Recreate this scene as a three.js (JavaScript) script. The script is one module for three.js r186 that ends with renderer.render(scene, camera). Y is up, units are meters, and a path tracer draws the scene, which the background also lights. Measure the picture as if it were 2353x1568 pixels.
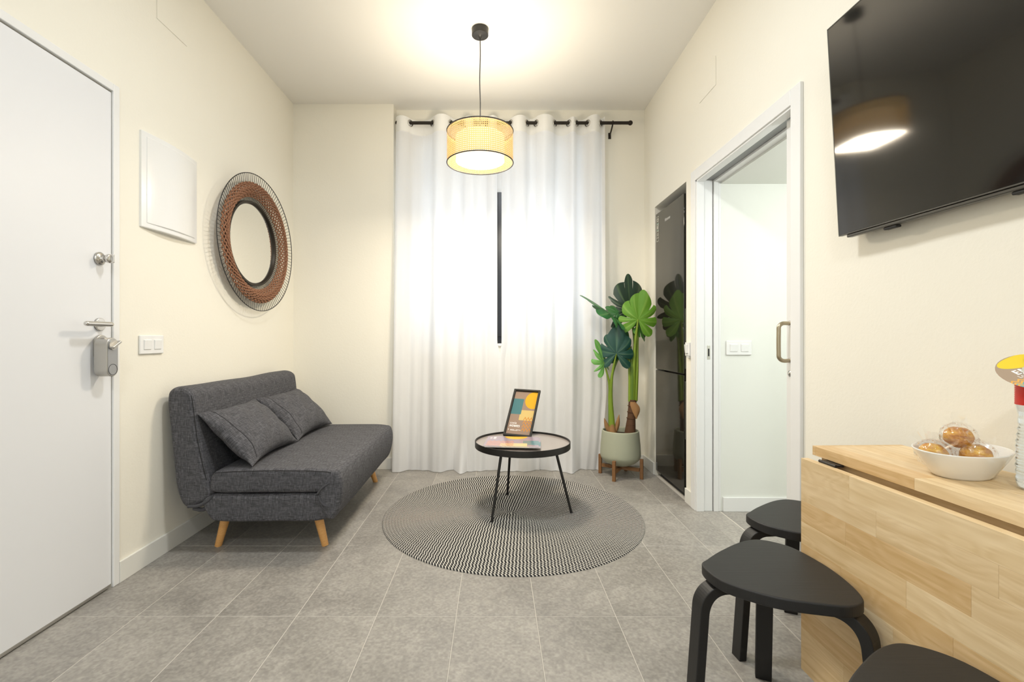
import * as THREE from 'three';
import { RoundedBoxGeometry } from 'three/addons/geometries/RoundedBoxGeometry.js';
import { mergeGeometries } from 'three/addons/utils/BufferGeometryUtils.js';
import { RectAreaLightUniformsLib } from 'three/addons/lights/RectAreaLightUniformsLib.js';
import { FontLoader } from 'three/addons/loaders/FontLoader.js';
import { TextGeometry } from 'three/addons/geometries/TextGeometry.js';

RectAreaLightUniformsLib.init();
const scene = new THREE.Scene();

// ---------- camera, sky, lights, exposure ----------
const camera = new THREE.PerspectiveCamera(2 * Math.atan(784 / 1090) * 180 / Math.PI, 2353 / 1568, 0.05, 60);
camera.position.set(0, 1.045, 0);
camera.lookAt(0, 1.045, -1);
camera.setViewOffset(2353, 1568, 38.5, 7, 2353, 1568);
const renderer = new THREE.WebGLRenderer({ antialias: true });
renderer.toneMapping = THREE.LinearToneMapping;
renderer.toneMappingExposure = 1.07;
renderer.shadowMap.enabled = true;
renderer.shadowMap.type = THREE.PCFSoftShadowMap;
scene.background = new THREE.Color().setRGB(0.86, 0.94, 1.0);
scene.backgroundIntensity = 1.95;
const PENDANT_DOWN = 90, PENDANT_UP = 26, PENDANT_BULB = 0.38, PENDANT_RGB = [1.0, 0.88, 0.70];
const PANEL_NITS = 122, PANEL_RGB = [0.97, 0.99, 1.0];
const HALL_CANDELA = 1.55, HALL_RGB = [0.95, 0.99, 1.0];

// ---------- helpers ----------
function rng(seed) { let a = seed >>> 0; return () => { a = (a + 0x6D2B79F5) | 0; let t = Math.imul(a ^ (a >>> 15), 1 | a); t = (t + Math.imul(t ^ (t >>> 7), 61 | t)) ^ t; return ((t ^ (t >>> 14)) >>> 0) / 4294967296; }; }
const used = new Map();
function numbered(name) { const n = used.get(name) || 0; used.set(name, n + 1); return n ? `${name}_${String(n).padStart(3, '0')}` : name; }
function add(o, parent) { (parent || scene).add(o); o.traverse((c) => { if (c.isMesh) { c.castShadow = true; c.receiveShadow = true; } }); return o; }
function mesh(name, geo, mat, parent, label) { const m = new THREE.Mesh(geo, mat); m.name = parent ? name : numbered(name); if (label) m.userData.label = label; return add(m, parent); }
function thing(name, label, category, [x, y, z] = [0, 0, 0], turn = 0, group) {
  const o = new THREE.Group(); o.name = numbered(name); scene.add(o);
  o.position.set(x, y, z); o.rotation.y = turn; o.userData = { label, category }; if (group) o.userData.group = group; return o;
}
function tag(o, label, category, group) { o.userData.label = label; o.userData.category = category; if (group) o.userData.group = group; return o; }
function struct(name, geo, mat, label) { const m = mesh(name, geo, mat); m.userData.kind = 'structure'; if (label) m.userData.label = label; return m; }
function structGroup(name, label) { const g = new THREE.Group(); g.name = numbered(name); g.userData = { kind: 'structure', label }; scene.add(g); return g; }
const V = (x, y, z) => new THREE.Vector3(x, y, z);
function box(x0, x1, y0, y1, z0, z1, r = 0) {
  const w = x1 - x0, h = y1 - y0, d = z1 - z0;
  const g = r ? new RoundedBoxGeometry(w, h, d, 2, r) : new THREE.BoxGeometry(w, h, d);
  if (!r) metreUV(g, w, h, d);
  g.translate((x0 + x1) / 2, (y0 + y1) / 2, (z0 + z1) / 2); return g;
}
function metreUV(g) { // box projection, uv in metres
  const p = g.attributes.position, n = g.attributes.normal, uv = new Float32Array(p.count * 2);
  for (let i = 0; i < p.count; i++) {
    const ax = Math.abs(n.getX(i)), ay = Math.abs(n.getY(i)), az = Math.abs(n.getZ(i));
    let u, v;
    if (ax >= ay && ax >= az) { u = p.getZ(i); v = p.getY(i); } else if (ay >= az) { u = p.getX(i); v = p.getZ(i); } else { u = p.getX(i); v = p.getY(i); }
    uv[2 * i] = u; uv[2 * i + 1] = v;
  }
  g.setAttribute('uv', new THREE.BufferAttribute(uv, 2)); return g;
}
function join(list) { return mergeGeometries(list.map((g) => { const q = g.index ? g.toNonIndexed() : g; for (const k of Object.keys(q.attributes)) if (!['position', 'normal', 'uv'].includes(k)) q.deleteAttribute(k); return q; })); }
function tube(pts, r, seg = 24, rad = 8, closed = false) { return new THREE.TubeGeometry(new THREE.CatmullRomCurve3(pts, closed, 'centripetal'), seg, r, rad, closed); }
function rod(a, b, r0, r1 = r0, rad = 12) { // straight tapered rod from a (radius r0) to b (radius r1)
  const d = b.clone().sub(a), g = new THREE.CylinderGeometry(r1, r0, d.length(), rad);
  g.applyQuaternion(new THREE.Quaternion().setFromUnitVectors(V(0, 1, 0), d.clone().normalize()));
  g.translate((a.x + b.x) / 2, (a.y + b.y) / 2, (a.z + b.z) / 2); return g;
}
function lathe(pts, seg = 48) { return new THREE.LatheGeometry(pts.map(([x, y]) => new THREE.Vector2(x, y)), seg); }
function shapeOf(pts) { const s = new THREE.Shape(); s.moveTo(pts[0][0], pts[0][1]); for (const p of pts.slice(1)) s.lineTo(p[0], p[1]); s.closePath(); return s; }
function smooth(pts, n = 64) { return new THREE.CatmullRomCurve3(pts.map(([x, y]) => V(x, y, 0)), true, 'centripetal').getPoints(n).slice(0, -1).map((p) => [p.x, p.y]); }
function roundRectShape(w, h, r) { const s = new THREE.Shape(), x = -w / 2, y = -h / 2; s.moveTo(x + r, y); s.lineTo(x + w - r, y); s.absarc(x + w - r, y + r, r, -Math.PI / 2, 0); s.lineTo(x + w, y + h - r); s.absarc(x + w - r, y + h - r, r, 0, Math.PI / 2); s.lineTo(x + r, y + h); s.absarc(x + r, y + h - r, r, Math.PI / 2, Math.PI); s.lineTo(x, y + r); s.absarc(x + r, y + r, r, Math.PI, 1.5 * Math.PI); return s; }
// a wall slab in the z-y plane with rectangular holes: spans x0..x1
function slabX(x0, x1, z0, z1, y0, y1, holes) {
  const s = shapeOf([[z0, y0], [z1, y0], [z1, y1], [z0, y1]]);
  for (const [a, b, c, d] of holes) s.holes.push(new THREE.Path([[a, c], [a, d], [b, d], [b, c]].map(([p, q]) => new THREE.Vector2(p, q))));
  const g = new THREE.ExtrudeGeometry(s, { depth: x1 - x0, bevelEnabled: false });
  g.applyMatrix4(new THREE.Matrix4().set(0, 0, -1, x1, 0, 1, 0, 0, 1, 0, 0, 0, 0, 0, 0, 1)); return metreUV(g);
}
function slabZ(z0, z1, x0, x1, y0, y1, holes) {
  const s = shapeOf([[x0, y0], [x1, y0], [x1, y1], [x0, y1]]);
  for (const [a, b, c, d] of holes) s.holes.push(new THREE.Path([[a, c], [a, d], [b, d], [b, c]].map(([p, q]) => new THREE.Vector2(p, q))));
  const g = new THREE.ExtrudeGeometry(s, { depth: z1 - z0, bevelEnabled: false }); g.translate(0, 0, z0); return metreUV(g);
}

// ---------- computed textures ----------
function fbm(size, cells, octaves, seed, stretchX = 1) { // tileable value noise 0..1
  const out = new Float32Array(size * size); let amp = 1, tot = 0;
  for (let o = 0; o < octaves; o++) {
    const cx = Math.max(1, Math.round(cells * 2 ** o / stretchX)), cy = cells * 2 ** o, r = rng(seed + o * 101), g = new Float32Array(cx * cy);
    for (let i = 0; i < g.length; i++) g[i] = r();
    for (let y = 0; y < size; y++) {
      const fy = y / size * cy, y0 = Math.floor(fy), ty = fy - y0, sy = ty * ty * (3 - 2 * ty), ra = (y0 % cy) * cx, rb = ((y0 + 1) % cy) * cx;
      for (let x = 0; x < size; x++) {
        const fx = x / size * cx, x0 = Math.floor(fx), tx = fx - x0, sx = tx * tx * (3 - 2 * tx), a = x0 % cx, b = (x0 + 1) % cx;
        out[y * size + x] += amp * ((g[ra + a] * (1 - sx) + g[ra + b] * sx) * (1 - sy) + (g[rb + a] * (1 - sx) + g[rb + b] * sx) * sy);
      }
    }
    tot += amp; amp *= 0.55;
  }
  for (let i = 0; i < out.length; i++) out[i] /= tot;
  return out;
}
function dataTex(size, fn, srgb, repeat = 1) {
  const d = new Uint8Array(size * size * 4);
  for (let i = 0; i < size * size; i++) { const c = fn(i, i % size, Math.floor(i / size)); for (let k = 0; k < 3; k++) d[4 * i + k] = Math.max(0, Math.min(255, c[k])); d[4 * i + 3] = 255; }
  const t = new THREE.DataTexture(d, size, size); t.wrapS = t.wrapT = THREE.RepeatWrapping; t.magFilter = THREE.LinearFilter; t.minFilter = THREE.LinearMipmapLinearFilter; t.generateMipmaps = true;
  if (srgb) t.colorSpace = THREE.SRGBColorSpace; t.repeat.set(repeat, repeat); t.needsUpdate = true; return t;
}
function canvasTex(w, h, draw) { const c = document.createElement('canvas'); c.width = w; c.height = h; draw(c.getContext('2d'), w, h); const t = new THREE.CanvasTexture(c); t.colorSpace = THREE.SRGBColorSpace; return t; }
const std = (o) => new THREE.MeshStandardMaterial(o), phys = (o) => new THREE.MeshPhysicalMaterial(o);
const lin = (r, g, b) => new THREE.Color().setRGB(r, g, b);

const nA = fbm(512, 6, 6, 11), nB = fbm(512, 40, 3, 23), nC = fbm(512, 3, 4, 37), nD = fbm(512, 128, 2, 41);
const tileTex = dataTex(512, (i) => { const s = (nA[i] - 0.5) * 34 + (nB[i] - 0.5) * 16 + (nD[i] - 0.5) * 34 + (nC[i] - 0.5) * 14; return [150 + s, 146 + s * 0.98, 140 + s * 0.93]; }, true, 1 / 1.1);
const tileRough = dataTex(512, (i) => { const s = 118 + (nA[i] - 0.5) * 90 + (nB[i] - 0.5) * 40; return [s, s, s]; }, false, 1 / 1.1);
const wallBump = dataTex(512, (i) => { const s = 128 + (nB[i] - 0.5) * 160; return [s, s, s]; }, false, 1 / 0.35);
const fA = fbm(512, 90, 2, 51, 9), fB = (() => { const t = fbm(512, 90, 2, 57, 9), o = new Float32Array(512 * 512); for (let y = 0; y < 512; y++) for (let x = 0; x < 512; x++) o[x * 512 + y] = t[y * 512 + x]; return o; })();
const weave = (x, y) => ((x >> 1) + (y >> 1)) & 1;
const fabricTex = dataTex(512, (i, x, y) => { const t = weave(x, y) ? fA[i] : fB[i]; const s = Math.pow(t, 1.2) * 88 + (nC[i] - 0.5) * 8; return [42 + s, 42 + s * 0.99, 45 + s * 1.02]; }, true, 1 / 0.15);
const fabricBump = dataTex(512, (i, x, y) => { const s = (weave(x, y) ? fA[i] : fB[i]) * 200 + (weave(x, y) ? 30 : 0); return [s, s, s]; }, false, 1 / 0.15);
const wA = fbm(512, 48, 3, 71, 14), wB = fbm(512, 5, 3, 75, 3);
const woodFn = (r, g, b, k) => (i) => { const ring = Math.sin((wB[i] * 9 + wA[i] * 1.2) * 6.28) * 0.5; const s = ((wA[i] - 0.5) * 34 + ring * 7) * k; return [r + s * 0.8, g + s, b + s * 1.25]; };
const birchTex = [[222, 192, 145], [229, 203, 160], [214, 180, 130], [224, 197, 154]].map(([r, g, b]) => dataTex(512, woodFn(r, g, b, 1), true, 1 / 0.42));
const beechTex = dataTex(512, woodFn(222, 166, 100, 0.9), true, 1 / 0.3);
const acaciaTex = dataTex(512, woodFn(134, 94, 56, 1.5), true, 1 / 0.25);
const clothBump = dataTex(512, (i, x, y) => { const s = (weave(x, y) ? fA[i] : fB[i]) * 140 + nA[i] * 90; return [s, s, s]; }, false, 1 / 0.5);
const blackBump = dataTex(512, (i) => { const s = wA[i] * 255; return [s, s, s]; }, false, 1 / 0.3);

// ---------- materials ----------
const M = {
  wall: std({ color: lin(0.88, 0.845, 0.745), roughness: 0.85, bumpMap: wallBump, bumpScale: 0.0005 }),
  ceiling: std({ color: lin(0.86, 0.84, 0.79), roughness: 0.9 }),
  hallWall: std({ color: lin(0.80, 0.81, 0.76), roughness: 0.7 }),
  white: std({ color: lin(0.83, 0.83, 0.82), roughness: 0.38 }),
  plastic: phys({ color: lin(0.84, 0.84, 0.83), roughness: 0.22, clearcoat: 0.3 }),
  doorWhite: std({ color: lin(0.80, 0.805, 0.825), roughness: 0.42 }),
  skirting: std({ color: lin(0.80, 0.79, 0.74), roughness: 0.45 }),
  grout: std({ color: lin(0.55, 0.52, 0.47), roughness: 0.9 }),
  tile: std({ map: tileTex, roughnessMap: tileRough, roughness: 0.95, bumpMap: tileRough, bumpScale: 0.0004 }),
  fabric: std({ map: fabricTex, bumpMap: fabricBump, bumpScale: 0.0009, roughness: 0.95 }),
  seam: std({ color: lin(0.02, 0.02, 0.022), roughness: 0.95 }),
  beech: std({ map: beechTex, roughness: 0.45 }),
  acacia: std({ map: acaciaTex, roughness: 0.5 }),
  birch: birchTex.map((t) => std({ map: t, roughness: 0.42 })),
  blackMetal: std({ color: lin(0.012, 0.011, 0.01), roughness: 0.45 }),
  blackWood: std({ color: lin(0.011, 0.0105, 0.0105), roughness: 0.52, bumpMap: blackBump, bumpScale: 0.0002 }),
  bronze: std({ color: lin(0.028, 0.022, 0.016), roughness: 0.4, metalness: 0.6 }),
  nickel: std({ color: lin(0.62, 0.60, 0.57), roughness: 0.24, metalness: 1 }),
  satin: std({ color: lin(0.50, 0.485, 0.455), roughness: 0.36, metalness: 0.9 }),
  satinFace: std({ color: lin(0.40, 0.405, 0.42), roughness: 0.42, metalness: 0.7 }),
  brass: std({ color: lin(0.45, 0.39, 0.28), roughness: 0.3, metalness: 1 }),
  rubber: std({ color: lin(0.02, 0.02, 0.02), roughness: 0.7 }),
  mirror: std({ color: lin(0.9, 0.9, 0.88), roughness: 0.015, metalness: 1 }),
  rattan: std({ color: lin(0.27, 0.125, 0.066), roughness: 0.7 }),
  fridge: phys({ color: lin(0.018, 0.016, 0.012), roughness: 0.06, ior: 1.75 }),
  fridgeSide: std({ color: lin(0.012, 0.01, 0.006), roughness: 0.4 }),
  screen: phys({ color: lin(0.006, 0.006, 0.006), roughness: 0.07, ior: 1.6 }),
  tvTrim: std({ color: lin(0.09, 0.088, 0.08), roughness: 0.32, metalness: 0.6 }),
  pot: std({ color: lin(0.41, 0.425, 0.315), roughness: 0.62 }),
  soil: std({ color: lin(0.05, 0.03, 0.018), roughness: 0.95 }),
  cane: phys({ color: lin(0.62, 0.40, 0.15), roughness: 0.75, transmission: 0.3, thickness: 0 }),
  curtain: phys({ color: lin(0.93, 0.93, 0.94), roughness: 1, transmission: 0.42, thickness: 0, bumpMap: clothBump, bumpScale: 0.0012 }),
  heading: phys({ color: lin(0.90, 0.895, 0.87), roughness: 1, transmission: 0.12, thickness: 0 }),
  glass: phys({ color: lin(1, 1, 1), roughness: 0.02, transmission: 1, thickness: 0, ior: 1.5 }),
  frosted: phys({ color: lin(0.9, 0.93, 0.95), roughness: 0.8, transmission: 0.75, thickness: 0 }),
  aluminium: std({ color: lin(0.03, 0.032, 0.036), roughness: 0.3, metalness: 0.5 }),
  shadow: std({ color: lin(0.25, 0.25, 0.25), roughness: 0.5, metalness: 0.4 }),
  ceramic: phys({ color: lin(0.86, 0.84, 0.79), roughness: 0.18, clearcoat: 0.6 }),
  film: phys({ color: lin(1, 1, 1), roughness: 0.06, transmission: 1, thickness: 0, ior: 1.85 }),
  tray: phys({ color: lin(0.33, 0.285, 0.26), roughness: 0.3, clearcoat: 0.5, clearcoatRoughness: 0.12 }),
};

// ---------- room dimensions (metres; camera stands at x 0, z 0) ----------
const XL = -1.61, XR = 1.22, H = 2.91, ZBUMP = -3.78, ZBACK = -3.88, ZNEAR = 1.9, XBUMP = -0.81;
const XSKIN = 1.25, XB0 = 1.32, XB1 = 1.36;             // right wall: front skin, pocket, back skin
const DOOR = { z0: -2.868, z1: -1.934, top: 2.0 };      // sliding door opening
const NICHE = { z0: -3.625, z1: -3.03, top: 2.045 };    // fridge niche
const HALL = { x1: 2.5, z0: -2.862, z1: -0.9, top: 1.975 };
const ENTRY = { z0: -1.988, z1: -1.145, top: 2.079 };
const WIN2 = { x0: -1.35, x1: 0.95, y0: 0.85, y1: 2.45 };
const WIN = { x0: -0.70, x1: 0.80, y0: 1.0, y1: 2.66 };

// ---------- floor: grout bed and single tiles ----------
const floor = structGroup('floor', 'grey stone-look tiles laid in a straight grid with pale joints');
mesh('grout_bed', box(XL - 0.12, HALL.x1 + 0.1, -0.06, -0.0012, ZBACK - 0.2, ZNEAR), M.grout, floor);
{
  const r = rng(5), J = 0.0013;
  const cut = (x0, x1, z0, z1) => {
    const w = x1 - x0, d = z1 - z0; if (w < 0.01 || d < 0.01) return;
    const c = 0.0012, ou = r() * 7, ov = r() * 7, fl = r() < 0.5 ? 1 : -1;
    const P = [[x0, -0.008, z0], [x1, -0.008, z0], [x1, -0.008, z1], [x0, -0.008, z1], [x0, -c, z0], [x1, -c, z0], [x1, -c, z1], [x0, -c, z1], [x0 + c, 0, z0 + c], [x1 - c, 0, z0 + c], [x1 - c, 0, z1 - c], [x0 + c, 0, z1 - c]];
    const pos = [], uv = []; const q = (a, b, e, f) => { for (const k of [a, b, e, a, e, f]) { pos.push(...P[k]); uv.push((P[k][0] * fl + ou), (P[k][2] * fl + ov)); } };
    q(11, 10, 9, 8); for (let k = 0; k < 4; k++) { const n = (k + 1) % 4; q(4 + k, 8 + k, 8 + n, 4 + n); q(k, 4 + k, 4 + n, n); }
    const g = new THREE.BufferGeometry(); g.setAttribute('position', new THREE.Float32BufferAttribute(pos, 3)); g.setAttribute('uv', new THREE.Float32BufferAttribute(uv, 2)); g.computeVertexNormals();
    mesh('tile', g, M.tile, floor);
  };
  for (let i = -6; i < 9; i++) for (let k = -6; k < 6; k++) {
    const x0 = 0.153 + i * 0.3 + J, x1 = 0.153 + (i + 1) * 0.3 - J, z1 = -1.782 + 0.6 * (1 - k) - J, z0 = z1 - 0.6 + 2 * J;
    const zc0 = Math.max(z0, ZBACK), zc1 = Math.min(z1, ZNEAR - 0.001);
    // main room
    if (zc1 > zc0) cut(Math.max(x0, XL), Math.min(x1, XR), zc0, zc1);
    // doorway and hall
    const h0 = Math.max(z0, HALL.z0), h1 = Math.min(z1, HALL.z1);
    if (x1 > XB1 && h1 > h0) cut(Math.max(x0, XB1), Math.min(x1, HALL.x1), h0, h1);
    const d0 = Math.max(z0, DOOR.z0), d1 = Math.min(z1, DOOR.z1);
    if (x1 > XR && x0 < XB1 && d1 > d0) cut(Math.max(x0, XR), Math.min(x1, XB1), d0, d1);
  }
}

// ---------- ceiling and walls ----------
struct('ceiling', box(XL - 0.12, XB1, H, H + 0.12, ZBACK - 0.25, ZNEAR + 0.12), M.ceiling, 'smooth off-white ceiling');
struct('wall_left', slabX(XL - 0.12, XL, ZBACK - 0.25, ZNEAR, -0.05, H, [[ENTRY.z0, ENTRY.z1, -0.0499, ENTRY.top]]), M.wall, 'cream painted wall with the entrance door');
struct('wall_entry_backing', box(XL - 0.2, XL - 0.13, 0, 2.3, ENTRY.z0 - 0.2, ENTRY.z1 + 0.2), M.wall).name = 'wall_landing';
struct('wall_back_pier', box(XL, XBUMP, 0, H, ZBACK - 0.25, ZBUMP), M.wall, 'cream pier projecting beside the curtained window').name = 'wall_pier';
struct('wall_back', slabZ(ZBACK - 0.25, ZBACK, XBUMP, XB1, 0, H, [[WIN.x0, WIN.x1, WIN.y0, WIN.y1]]), M.wall, 'cream alcove wall behind the curtains');
struct('wall_near', slabZ(ZNEAR, ZNEAR + 0.12, XL - 0.12, XB1, 0, H, [[WIN2.x0, WIN2.x1, WIN2.y0, WIN2.y1]]), M.wall, 'cream wall behind the viewer with a wide window');
{
  const w = structGroup('window_2', 'wide white framed window behind the viewer'), z0 = ZNEAR + 0.03, z1 = ZNEAR + 0.08, f = 0.05, { x0, x1, y0, y1 } = WIN2, xm = (x0 + x1) / 2;
  mesh('window_frame', join([box(x0, x1, y0, y0 + f, z0, z1), box(x0, x1, y1 - f, y1, z0, z1), box(x0, x0 + f, y0 + f, y1 - f, z0, z1), box(x1 - f, x1, y0 + f, y1 - f, z0, z1), box(xm - f / 2, xm + f / 2, y0 + f, y1 - f, z0, z1)]), M.white, w);
  mesh('pane', box(x0 + f, xm - f / 2, y0 + f, y1 - f, z0 + 0.02, z0 + 0.026), M.glass, w);
  mesh('pane', box(xm + f / 2, x1 - f, y0 + f, y1 - f, z0 + 0.02, z0 + 0.026), M.glass, w);
}
{
  const open = [DOOR.z0, DOOR.z1, -0.0499, DOOR.top], niche = [NICHE.z0, NICHE.z1, -0.0499, NICHE.top];
  struct('wall_right', slabX(XR, XSKIN, ZBACK, ZNEAR, -0.05, H, [open, niche]), M.wall, 'cream wall with sliding door and fridge niche');
  struct('wall_right_inner', slabX(XB0, XB1, NICHE.z1 + 0.02, ZNEAR, -0.05, H, [open]), M.wall).name = 'wall_partition';
  // niche lining
  struct('wall_niche', join([
    box(XSKIN, 1.93, 0, NICHE.top, NICHE.z0 - 0.02, NICHE.z0), box(XSKIN, 1.93, 0, NICHE.top, NICHE.z1, NICHE.z1 + 0.02),
    box(XSKIN, 1.95, NICHE.top, NICHE.top + 0.02, NICHE.z0 - 0.02, NICHE.z1 + 0.02), box(1.93, 1.95, 0, NICHE.top, NICHE.z0 - 0.02, NICHE.z1 + 0.02)]), M.wall, 'painted inside of the fridge niche');
  // small room behind the sliding door
  struct('wall_hall', join([
    box(XB1, HALL.x1, 0, HALL.top, HALL.z0 - 0.1, HALL.z0), box(HALL.x1, HALL.x1 + 0.1, 0, HALL.top, HALL.z0 - 0.1, HALL.z1 + 0.1), box(XB1, HALL.x1, 0, HALL.top, HALL.z1, HALL.z1 + 0.1)]), M.hallWall, 'white wall seen through the sliding doorway');
  struct('ceiling_hall', box(XB1, HALL.x1 + 0.1, HALL.top, HALL.top + 0.1, HALL.z0 - 0.1, HALL.z1 + 0.1), M.hallWall, 'low white ceiling beyond the doorway');
}
// baseboards
const bb = (x0, x1, z0, z1, h = 0.09) => box(x0, x1, 0, h, z0, z1, 0.002);
struct('baseboard_left', join([bb(XL, XL + 0.012, ZBUMP, -2.022), bb(XL, XL + 0.012, -1.11, ZNEAR)]), M.skirting, 'white skirting along the left wall');
struct('baseboard_back', join([bb(XL + 0.012, XBUMP + 0.012, ZBUMP, ZBUMP + 0.012), bb(XBUMP, XBUMP + 0.012, ZBACK, ZBUMP), bb(XBUMP + 0.012, XR - 0.012, ZBACK, ZBACK + 0.012)]), M.skirting, 'white skirting along the back wall');
struct('baseboard_right', join([bb(XR - 0.012, XR, ZBACK, NICHE.z0 - 0.003), bb(XR - 0.012, XR, NICHE.z1 + 0.004, -2.93), bb(XR - 0.012, XR, -1.868, ZNEAR)]), M.skirting, 'white skirting along the right wall');
struct('baseboard_hall', bb(XB1 + 0.012, HALL.x1, HALL.z0, HALL.z0 + 0.012, 0.085), M.white, 'white skirting inside the doorway');

// ---------- window behind the curtains ----------
{
  const w = structGroup('window_1', 'dark framed casement window behind the white curtains');
  const z0 = ZBACK - 0.15, z1 = ZBACK - 0.09, f = 0.055, ym = 2.24;
  mesh('window_frame', join([box(WIN.x0, WIN.x1, WIN.y0, WIN.y0 + f, z0, z1), box(WIN.x0, WIN.x0 + f, WIN.y0 + f, ym, z0, z1), box(WIN.x1 - f, WIN.x1, WIN.y0 + f, ym, z0, z1)]), M.aluminium, w);
  mesh('mullion', box(0.002, 0.078, WIN.y0 + f, ym + 0.02, z0, z1 + 0.02, 0.004), M.aluminium, w);
  mesh('transom_frame', join([box(WIN.x0, WIN.x1, ym + 0.02, ym + 0.07, z0, z1), box(WIN.x0, WIN.x1, WIN.y1 - f, WIN.y1, z0, z1), box(WIN.x0, WIN.x0 + f, ym + 0.07, WIN.y1 - f, z0, z1), box(WIN.x1 - f, WIN.x1, ym + 0.07, WIN.y1 - f, z0, z1), box(0.005, 0.075, ym + 0.07, WIN.y1 - f, z0, z1)]), M.white, w, 'white transom frame');
  mesh('pane', box(WIN.x0 + f, 0.002, WIN.y0 + f, ym, z0 + 0.02, z0 + 0.026), M.glass, w);
  mesh('pane', box(0.078, WIN.x1 - f, WIN.y0 + f, ym, z0 + 0.02, z0 + 0.026), M.glass, w);
  mesh('transom_pane', box(WIN.x0 + f, 0.005, ym + 0.07, WIN.y1 - f, z0 + 0.02, z0 + 0.026), M.frosted, w);
  mesh('transom_pane', box(0.075, WIN.x1 - f, ym + 0.07, WIN.y1 - f, z0 + 0.02, z0 + 0.026), M.frosted, w);
  mesh('window_sill', box(WIN.x0 - 0.02, WIN.x1 + 0.02, WIN.y0 - 0.02, WIN.y0, ZBACK - 0.09, ZBACK + 0.02, 0.004), M.white, w);
}

// ---------- entrance door ----------
{
  const d = structGroup('door_1', 'white flush entrance door with steel lever, turn knob and electronic lock');
  mesh('leaf', box(XL - 0.04, XL + 0.002, 0.016, ENTRY.top - 0.006, ENTRY.z0 + 0.002, ENTRY.z1 - 0.002, 0.001), M.doorWhite, d);
  mesh('weather_strip', box(XL - 0.03, XL + 0.004, 0.006, 0.016, ENTRY.z0 + 0.01, ENTRY.z1 - 0.01), M.satin, d);
  const cw = 0.033, t = 0.011;
  mesh('casing', join([box(XL, XL + t, 0, ENTRY.top + cw, ENTRY.z0 - cw, ENTRY.z0, 0.003), box(XL, XL + t, ENTRY.top, ENTRY.top + cw, ENTRY.z0, ENTRY.z1, 0.003), box(XL, XL + t, 0, ENTRY.top + cw, ENTRY.z1, ENTRY.z1 + cw, 0.003)]), M.white, d);
  const X = XL + 0.002;
  // lever handle
  const lev = new THREE.Group(); lev.name = 'lever_handle'; d.add(lev);
  const ros = lathe([[0, 0], [0.026, 0], [0.026, 0.007], [0.0235, 0.009], [0, 0.009]]); ros.rotateZ(-Math.PI / 2); ros.translate(X, 1.10, -1.925); mesh('rosette', ros, M.nickel, lev);
  mesh('lever', tube([V(X + 0.008, 1.10, -1.925), V(X + 0.038, 1.10, -1.927), V(X + 0.055, 1.10, -1.918), V(X + 0.058, 1.10, -1.895), V(X + 0.058, 1.10, -1.80)], 0.0095, 40, 14), M.nickel, lev);
  const cap = new THREE.SphereGeometry(0.0095, 14, 10); cap.translate(X + 0.058, 1.10, -1.80); mesh('lever_tip', cap, M.nickel, lev);
  // turn knob
  const kn = lathe([[0, 0], [0.026, 0], [0.027, 0.006], [0.020, 0.012], [0.009, 0.015], [0.0085, 0.028], [0.016, 0.033], [0.0185, 0.042], [0.016, 0.050], [0, 0.052]]); kn.rotateZ(-Math.PI / 2); kn.translate(X, 1.367, -1.925);
  const knob = mesh('turn_knob', kn, M.nickel, d); mesh('knob_grip', box(X + 0.048, X + 0.062, 1.350, 1.384, -1.929, -1.921, 0.003), M.nickel, knob);
  // electronic lock
  const lk = new THREE.Group(); lk.name = 'electronic_lock'; d.add(lk);
  const pl = new THREE.ExtrudeGeometry(roundRectShape(0.058, 0.10, 0.029), { depth: 0.009, bevelEnabled: true, bevelSize: 0.002, bevelThickness: 0.002, bevelSegments: 2, curveSegments: 16 }); pl.rotateY(Math.PI / 2); pl.translate(X + 0.002, 1.005, -1.925); mesh('lock_plate', pl, M.satin, lk);
  const bd = new THREE.ExtrudeGeometry(roundRectShape(0.052, 0.150, 0.026), { depth: 0.047, bevelEnabled: true, bevelSize: 0.003, bevelThickness: 0.003, bevelSegments: 3, curveSegments: 18 }); bd.rotateY(Math.PI / 2); bd.translate(X + 0.016, 0.968, -1.912); mesh('lock_body', bd, M.satin, lk);
  const fc = new THREE.ExtrudeGeometry(roundRectShape(0.048, 0.146, 0.024), { depth: 0.0012, bevelEnabled: false, curveSegments: 18 }); fc.rotateY(Math.PI / 2); fc.translate(X + 0.0658, 0.968, -1.912); mesh('lock_face', fc, M.satinFace, lk);
  const ringG = (y) => { const g = new THREE.TorusGeometry(0.0215, 0.0008, 6, 36); g.rotateY(Math.PI / 2); g.translate(X + 0.0672, y, -1.912); return g; };
  mesh('thumb_turn', (() => { const g = new THREE.CylinderGeometry(0.021, 0.021, 0.004, 32); g.rotateZ(Math.PI / 2); g.translate(X + 0.069, 1.018, -1.912); const b = new RoundedBoxGeometry(0.018, 0.010, 0.05, 2, 0.003); b.rotateX(0.55); b.translate(X + 0.078, 1.018, -1.912); return join([g, b]); })(), M.satin, lk);
  mesh('button_ring', ringG(0.918), M.seam, lk);
}

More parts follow.
